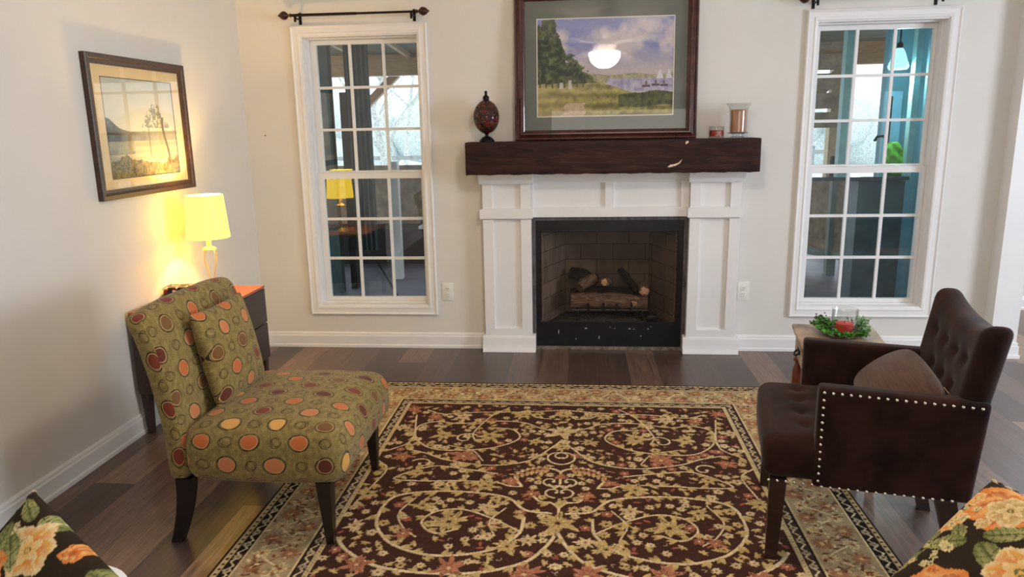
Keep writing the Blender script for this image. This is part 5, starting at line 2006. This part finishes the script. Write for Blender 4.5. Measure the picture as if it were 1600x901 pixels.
# ================================================================== CEILING FAN (out of frame above, seen mirrored in the big picture)
cf = thing('ceiling_fan', 'ceiling fan with a lit glass bowl, mirrored in the glass of the mantel picture', 'ceiling fan', (0.222, -2.31, ZC))
MB().lathe([(0.065, 0), (0.065, -0.015), (0.03, -0.05), (0.012, -0.055), (0.012, -0.16), (0.05, -0.165), (0.10, -0.18), (0.105, -0.23), (0.07, -0.26), (0.06, -0.285), (0.0, -0.285)], n=32).build('motor_housing', 'pillar_white', cf)
for k in range(5):
    a = k * 2 * PI / 5 + 0.3
    bl = MB()
    pts = [(0.10, -0.02), (0.20, -0.025), (0.28, -0.06), (0.64, -0.068), (0.66, -0.04), (0.66, 0.04), (0.64, 0.068), (0.28, 0.06), (0.20, 0.025), (0.10, 0.02)]
    bl.prism(pts, 2, -0.004, 0.004)
    o = bl.build('blade', 'pillar_white', cf, False)
    o.location = (0, 0, -0.205)
    o.rotation_euler = (0.16 * 1, 0, a)
    o.rotation_mode = 'ZYX'
    o.rotation_euler = (0.2, 0, a)
prof = [(0.142 * math.cos(t_), -0.290 - 0.128 * math.sin(t_)) for t_ in np.linspace(0.02, PI / 2, 12)]
prof[-1] = (0.0, prof[-1][1])
MB().lathe([(0.0, -0.286)] + [(0.142, -0.286)] + prof, n=40, cap=False).build('glass_bowl', 'bowl', cf)
MB().lathe([(0.0, -0.416), (0.012, -0.417), (0.010, -0.428), (0.0, -0.432)], n=12).build('finial', 'cream', cf)


# ================================================================== OUTSIDE THE WINDOWS
def emb(name, mb, mat, label, cat, group=None, smooth=False, kind=None):
    o = mb.build(name, mat, None, smooth)
    if kind == 'structure':
        o['kind'] = 'structure'
        return o
    return tag(o, label, cat, group)


MAT['porchfloor'] = basic('blue grey concrete', (116, 116, 130), 0.5, var=0.18, vscale=2.5, bump=(20, 0.2))
MAT['snow'] = basic('pale bright ground', (226, 232, 236), 0.9, var=0.05, vscale=0.6)
MAT['rafter'] = wood('pale pine', (150, 128, 96), (190, 166, 124), 4, (6, 1, 6))
MAT['beam'] = wood('tan pine', (140, 104, 66), (184, 144, 96), 4, (1, 6, 6))
MAT['deck'] = basic('porch ceiling boards', (96, 96, 76), 0.8, var=0.18, vscale=4, stretch=(1, 6, 1))
MAT['teal_dark'] = basic('dark teal cloth', (44, 66, 66), 0.85, var=0.15, vscale=10, stretch=(6, 6, 0.5))
MAT['teal'] = basic('teal painted siding', (84, 150, 168), 0.5, var=0.08, vscale=6)
MAT['teal_light'] = basic('aqua painted post', (170, 224, 226), 0.45, var=0.06)
MAT['blue_door'] = basic('light blue door paint', (124, 196, 224), 0.45, var=0.05)
MAT['dark_out'] = basic('near black boards', (26, 26, 26), 0.7, var=0.3, vscale=20)
MAT['fence'] = basic('weathered grey rails', (150, 156, 156), 0.8, var=0.15, vscale=9)
MAT['bark'] = basic('pale tree bark', (196, 200, 196), 0.9, var=0.2, vscale=20)
MAT['hedge'] = basic('haze-whitened foliage', (206, 220, 216), 0.9, var=0.2, vscale=20)  # white outdoor haze put into the leaf colour
MAT['stone'] = basic('tan block wall', (140, 124, 104), 0.85, var=0.2, vscale=10)

PZ = -0.16
struct('floor_porch', MB().box(-7.0, 2.46, TH, 4.75, PZ - 0.1, PZ).box(2.46, 6.0, HALL + TH, 4.75, PZ - 0.1, PZ), 'porchfloor')
jt = MB()
for (x0, y0, x1, y1) in ((-2.6, 4.4, -1.3, 1.0), (-1.75, 3.4, -0.6, 3.3)):
    jt.tube([(x0, y0, PZ + 0.001), (x1, y1, PZ + 0.001)], 0.012, 4, flat=0.1)
struct('trim_porch_joint', jt, 'dark_out')
struct('ground', MB().box(-60, 60, 4.75, 90, -0.75, -0.55), 'snow')
struct('ceiling_porch', MB().prism([(TH, 2.60), (4.6, 2.32), (4.6, 2.40), (TH, 2.68)], 0, -7.0, 6.0), 'deck')
for k in range(13):
    x = -5.2 + k * 0.62
    emb('porch_rafter', MB().prism([(TH, 2.545), (4.6, 2.265), (4.6, 2.325), (TH, 2.605)], 0, x, x + 0.045), 'rafter', 'pale rafter under the porch ceiling seen through the windows', 'rafter', 'porch rafters')
emb('porch_beam', MB().box(-7.0, 6.0, 4.6, 4.75, 2.07, 2.32), 'beam', 'tan wooden beam across the porch front beyond both windows', 'beam')
emb('porch_brace', MB().prism([(-2.75, 1.70), (-2.62, 1.70), (-2.22, 2.06), (-2.36, 2.06)], 1, 4.62, 4.72), 'beam', 'diagonal wooden brace under the porch beam, outside the left window', 'brace')
emb('porch_post', MB().box(-2.86, -2.72, 4.6, 4.74, PZ, 2.06), 'beam', 'wooden porch post beside the diagonal brace outside the left window', 'post')
emb('porch_post', MB().box(2.96, 3.08, 4.6, 4.74, PZ, 2.06), 'rafter', 'pale wooden porch post seen through the right window', 'post')
emb('porch_brace', MB().prism([(2.60, 1.62), (2.72, 1.55), (3.05, 1.92), (2.98, 2.02)], 1, 4.62, 4.72), 'rafter', 'pale diagonal brace seen through the middle panes of the right window', 'brace')


def curtain(name, x0, x1, y, z0, z1, mat, label, folds):
    mb = MB()
    n = folds * 6
    vs = []
    for i in range(n + 1):
        t_ = i / n
        yy = y + 0.022 * math.sin(t_ * folds * 2 * PI)
        xx = x0 + (x1 - x0) * t_
        vs += [(xx, yy, z0), (xx, yy, z1), (xx, yy + 0.006, z0), (xx, yy + 0.006, z1)]
    fs = []
    for i in range(n):
        a = i * 4
        fs += [(a, a + 4, a + 5, a + 1), (a + 2, a + 3, a + 7, a + 6), (a + 1, a + 5, a + 7, a + 3), (a, a + 2, a + 6, a + 4)]
    mb.add(vs, fs)
    return emb(name, mb, mat, label, 'curtain', None, True)


curtain('porch_curtain', -2.245, -2.005, 2.5, 0.24, 2.450, 'teal_dark', 'dark teal porch curtain hanging in folds outside the left window', 5)
emb('porch_cupboard', MB().box(-2.315, -2.25, 2.52, 2.62, PZ, 1.78), 'dark_out', 'tall thin black panel just left of the porch curtain', 'panel')
emb('porch_side_screen', MB().box(-2.9, -2.335, 2.3, 2.4, PZ, 2.455), 'teal_dark', 'dark green screen panel at the far left of the left window view', 'screen')
bn = thing('porch_bench', 'dark storage bench with a white edge on the porch outside the left window', 'bench', (-1.75, 4.17, PZ))
MB().box(-1.7, 0.75, -0.25, 0.25, 0.0, 0.42).build('box_body', 'dark_out', bn, False)
MB().box(-0.15, 0.78, -0.28, 0.28, 0.42, 0.455, 0.006).build('lid', 'trim', bn, False)
emb('porch_table', MB().box(-3.6, -0.9, 4.47, 4.58, PZ, 0.86).box(-3.6, -0.9, 4.46, 4.59, 0.86, 0.98), 'stone', 'low tan block wall at the porch edge behind the bench', 'wall')
emb('white_post', MB().box(-1.99, -1.90, 3.0, 3.09, PZ, 1.09), 'trim', 'short pale post beside the curtain outside the left window', 'post')
# fence and trees out in the bright yard
fc = thing('rail_fence', 'pale horizontal rail fence across the bright yard outside the left window', 'fence', (-3.5, 14, -0.55))
for z in (0.5, 0.85, 1.2):
    MB().box(-6, 10, -0.03, 0.03, z, z + 0.10).build('rail', 'fence', fc, False)
for k in range(6):
    MB().box(-6 + k * 3.0, -5.85 + k * 3.0, -0.06, 0.06, 0, 1.4).build('post', 'fence', fc, False)


def bare_tree(x, y, h, seed, label):
    rng = random.Random(seed)
    t = thing('bare_tree', label, 'tree', (x, y, -0.56), group='trees in the yard')
    mb = MB()

    def br(p, d, L, r, lev):
        pts = [p]
        q = p.copy()
        for k in range(5):
            d = (d + Vector((rng.uniform(-1, 1), rng.uniform(-1, 1), rng.uniform(-0.2, 0.5))) * 0.16).normalized()
            q = q + d * L / 5
            pts.append(q.copy())
        mb.tube(pts, [r * (1 - 0.1 * k) for k in range(6)], 6)
        if lev < 3:
            for _ in range(4):
                a = rng.random() * 6.28
                br(pts[rng.randint(2, 5)], (d * 0.7 + Vector((math.cos(a), math.sin(a), 0.35))).normalized(), L * 0.6, r * 0.5, lev + 1)
    br(Vector((0, 0, 0)), Vector((0, 0, 1)), h * 0.5, 0.11, 0)
    mb.build('trunk_and_branches', 'bark', t)
    return t


bare_tree(-3.6, 9.5, 5.0, 1, 'pale bare tree nearest the porch outside the left window')
bare_tree(-6.4, 22, 7.0, 2, 'distant bare tree beyond the rail fence')
hg = MB()
rng = random.Random(6)
for k in range(60):
    hg.sphere((rng.uniform(-16, 22), 27 + rng.uniform(-1, 1), rng.uniform(-0.5, 1.7)), rng.uniform(0.8, 1.6), 10, 7)
o = emb('distant_hedge', hg, 'hedge', 'hazy pale treeline behind the yard', 'hedge', None, True)
o['kind'] = 'stuff'

# right-hand window view: teal outdoor kitchen corner
ok = thing('outdoor_kitchen_counter', 'dark teal counter with glossy top outside the right window', 'counter', (2.2, 1.7, PZ))
MB().box(-0.02, 0.33, -0.32, -0.02, 0.0, 1.12).build('cabinet', basic('teal cabinet', (52, 92, 100), 0.5, var=0.12), ok, False)
MB().box(-0.42, 0.34, -0.36, 0.28, 1.13, 1.16, 0.004).build('countertop', basic('glossy dark stone', (60, 84, 92), 0.08, var=0.3, vscale=14), ok, False)
fa = thing('faucet', 'black gooseneck faucet on the counter outside the right window', 'faucet', (2.40, 1.55, 1.0003))
MB().tube([(0.04, 0, 0), (0.04, 0, 0.20), (0.035, 0, 0.27), (0.0, 0, 0.305), (-0.045, 0, 0.30), (-0.065, 0, 0.265)], 0.011, 10).lathe([(0.022, 0), (0.022, 0.012), (0.014, 0.02)], (0.04, 0, 0), 16).build('spout', 'iron', fa)
MB().tube([(0.04, 0, 0.05), (0.075, 0, 0.085)], 0.006, 8).build('lever', 'iron', fa)
bag = MB()
V, Fq, _ = rbox(0.20, 0.14, 0.26, 0.05, 10, 8, 12, 3)
z = (V[:, 2] + 0.13) / 0.26
V[:, 0] *= 1 - 0.62 * z ** 1.6
V[:, 1] *= 1 - 0.55 * z ** 1.6
V[:, 0] += -0.05 * z + 0.008 * np.sin(V[:, 2] * 70 + V[:, 1] * 50)
V[:, 1] += 0.008 * np.sin(V[:, 2] * 60 + V[:, 0] * 60)
bag.add(V, Fq)
gb_ = bag.build('shopping_bag', basic('lime green plastic', (110, 190, 60), 0.35, var=0.2, vscale=20), None)
gb_.location = (2.49, 1.45, 1.0003 + 0.13)
tag(gb_, 'lime green plastic bag standing on the counter outside the right window', 'bag')
tb = MB().lathe([(0.035, 0), (0.036, 0.02), (0.036, 0.14), (0.03, 0.15)], (0, 0, 0), 18)
o = tb.build('tumbler', 'dark_out', None)
o.location = (2.06, 1.6, 1.0003)
tag(o, 'small black cup on the counter outside the right window', 'cup')
pn = thing('pendant_light', 'lit ribbed glass pendant lamp hanging outside the right window', 'pendant lamp', (2.405, 1.40, 1.80))
MB().tube([(0, 0, 0.20), (0, 0, 0.76)], 0.006, 8).build('cord', 'iron', pn)
MB().lathe([(0.022, 0.155), (0.022, 0.19), (0.008, 0.20), (0.0, 0.20)], n=16).build('socket_cap', 'iron', pn)
MB().lathe([(0.022, 0.155), (0.038, 0.13), (0.052, 0.09), (0.064, 0.052), (0.070, 0.046), (0.068, 0.036), (0.074, 0.030), (0.072, 0.012), (0.060, 0.0)], n=28, cap=False).build('glass_shade', emissive('lit aqua glass', (0.45, 0.95, 1.0), 0.9, (180, 220, 220)), pn)
MB().sphere((0, 0, 0.075), 0.026, 12, 8).build('bulb', emissive('cool bulb', (0.75, 1.0, 1.0), 8), pn)
emb('exterior_siding', MB().box(2.56, 2.578, TH + 0.002, HALL + TH, PZ, 2.5), 'teal', 'teal siding on the house corner at the right edge of the right window view', 'siding')
point('pendant_glow', (2.405, 1.40, 1.74), 9, (0.72, 0.97, 1.0), 0.04)
# the cabinet block and wall elements
emb('teal_wall_panel', MB().box(2.56, 3.6, 2.0, 2.1, PZ, 2.46), 'teal', 'teal siding wall filling the right panes of the right window', 'wall panel')
emb('aqua_post', MB().box(1.985, 2.065, 1.30, 1.38, 1.001, 2.5), 'teal_light', 'aqua painted post rising from the counter in the right window', 'post')
emb('aqua_trim_board', MB().box(2.50, 2.545, 1.33, 1.40, 1.001, 2.5), 'teal_light', 'narrow aqua trim board at the right edge of the right window view', 'trim board')
dr_ = thing('blue_screen_door', 'light blue screen door with a black latch seen through the right window', 'door', (2.60, 1.995, PZ))
MB().box(-0.05, 0.085, -0.04, 0.0, 0.0, 1.82).build('door_panel', 'blue_door', dr_, False)
MB().box(-0.012, 0.002, -0.055, -0.04, 1.30, 1.78).build('latch_bar', 'iron', dr_, False)
rl = thing('porch_railing', 'low teal-grey railing running away from the house outside the right window', 'railing', (1.9, 2.6, PZ))


def slant(mb, p0, p1, w, h):
    p0, p1 = Vector(p0), Vector(p1)
    d = (p1 - p0).normalized()
    s = d.cross(Vector((0, 0, 1))).normalized() * w / 2
    u = Vector((0, 0, h / 2))
    vs = [p + a * s + b * u for p in (p0, p1) for a, b in ((-1, -1), (1, -1), (1, 1), (-1, 1))]
    mb.add(vs, [(0, 3, 2, 1), (4, 5, 6, 7), (0, 1, 5, 4), (1, 2, 6, 5), (2, 3, 7, 6), (3, 0, 4, 7)])
    return mb


MAT['railgrey'] = basic('grey green paint', (120, 134, 128), 0.5, var=0.08)
slant(MB(), (0.0, 2.0, 1.06), (1.1, 0.0, 1.06), 0.09, 0.05).build('top_rail', 'railgrey', rl, False)
slant(MB(), (0.0, 2.0, 0.22), (1.1, 0.0, 0.22), 0.06, 0.08).build('bottom_rail', 'railgrey', rl, False)
slant(MB(), (0.0, 2.0, 0.62), (1.1, 0.0, 0.62), 0.03, 0.74).build('panel', 'stone', rl, False)
for k in range(4):
    t_ = k / 3
    x, y = 1.1 * t_, 2.0 - 2.0 * t_
    MB().box(x - 0.045, x + 0.045, y - 0.045, y + 0.045, 0.0, 1.06).build('post', 'railgrey', rl, False)
sp_ = MB()
for k in range(5):
    sp_.box(2.3, 3.12, 4.55 - k * 0.0, 4.6, 1.35 + k * 0.22, 1.37 + k * 0.22 + 0.16)
emb('porch_gable_boards', sp_, 'stone', 'stacked brown boards on the upper left of the right window view', 'boards')
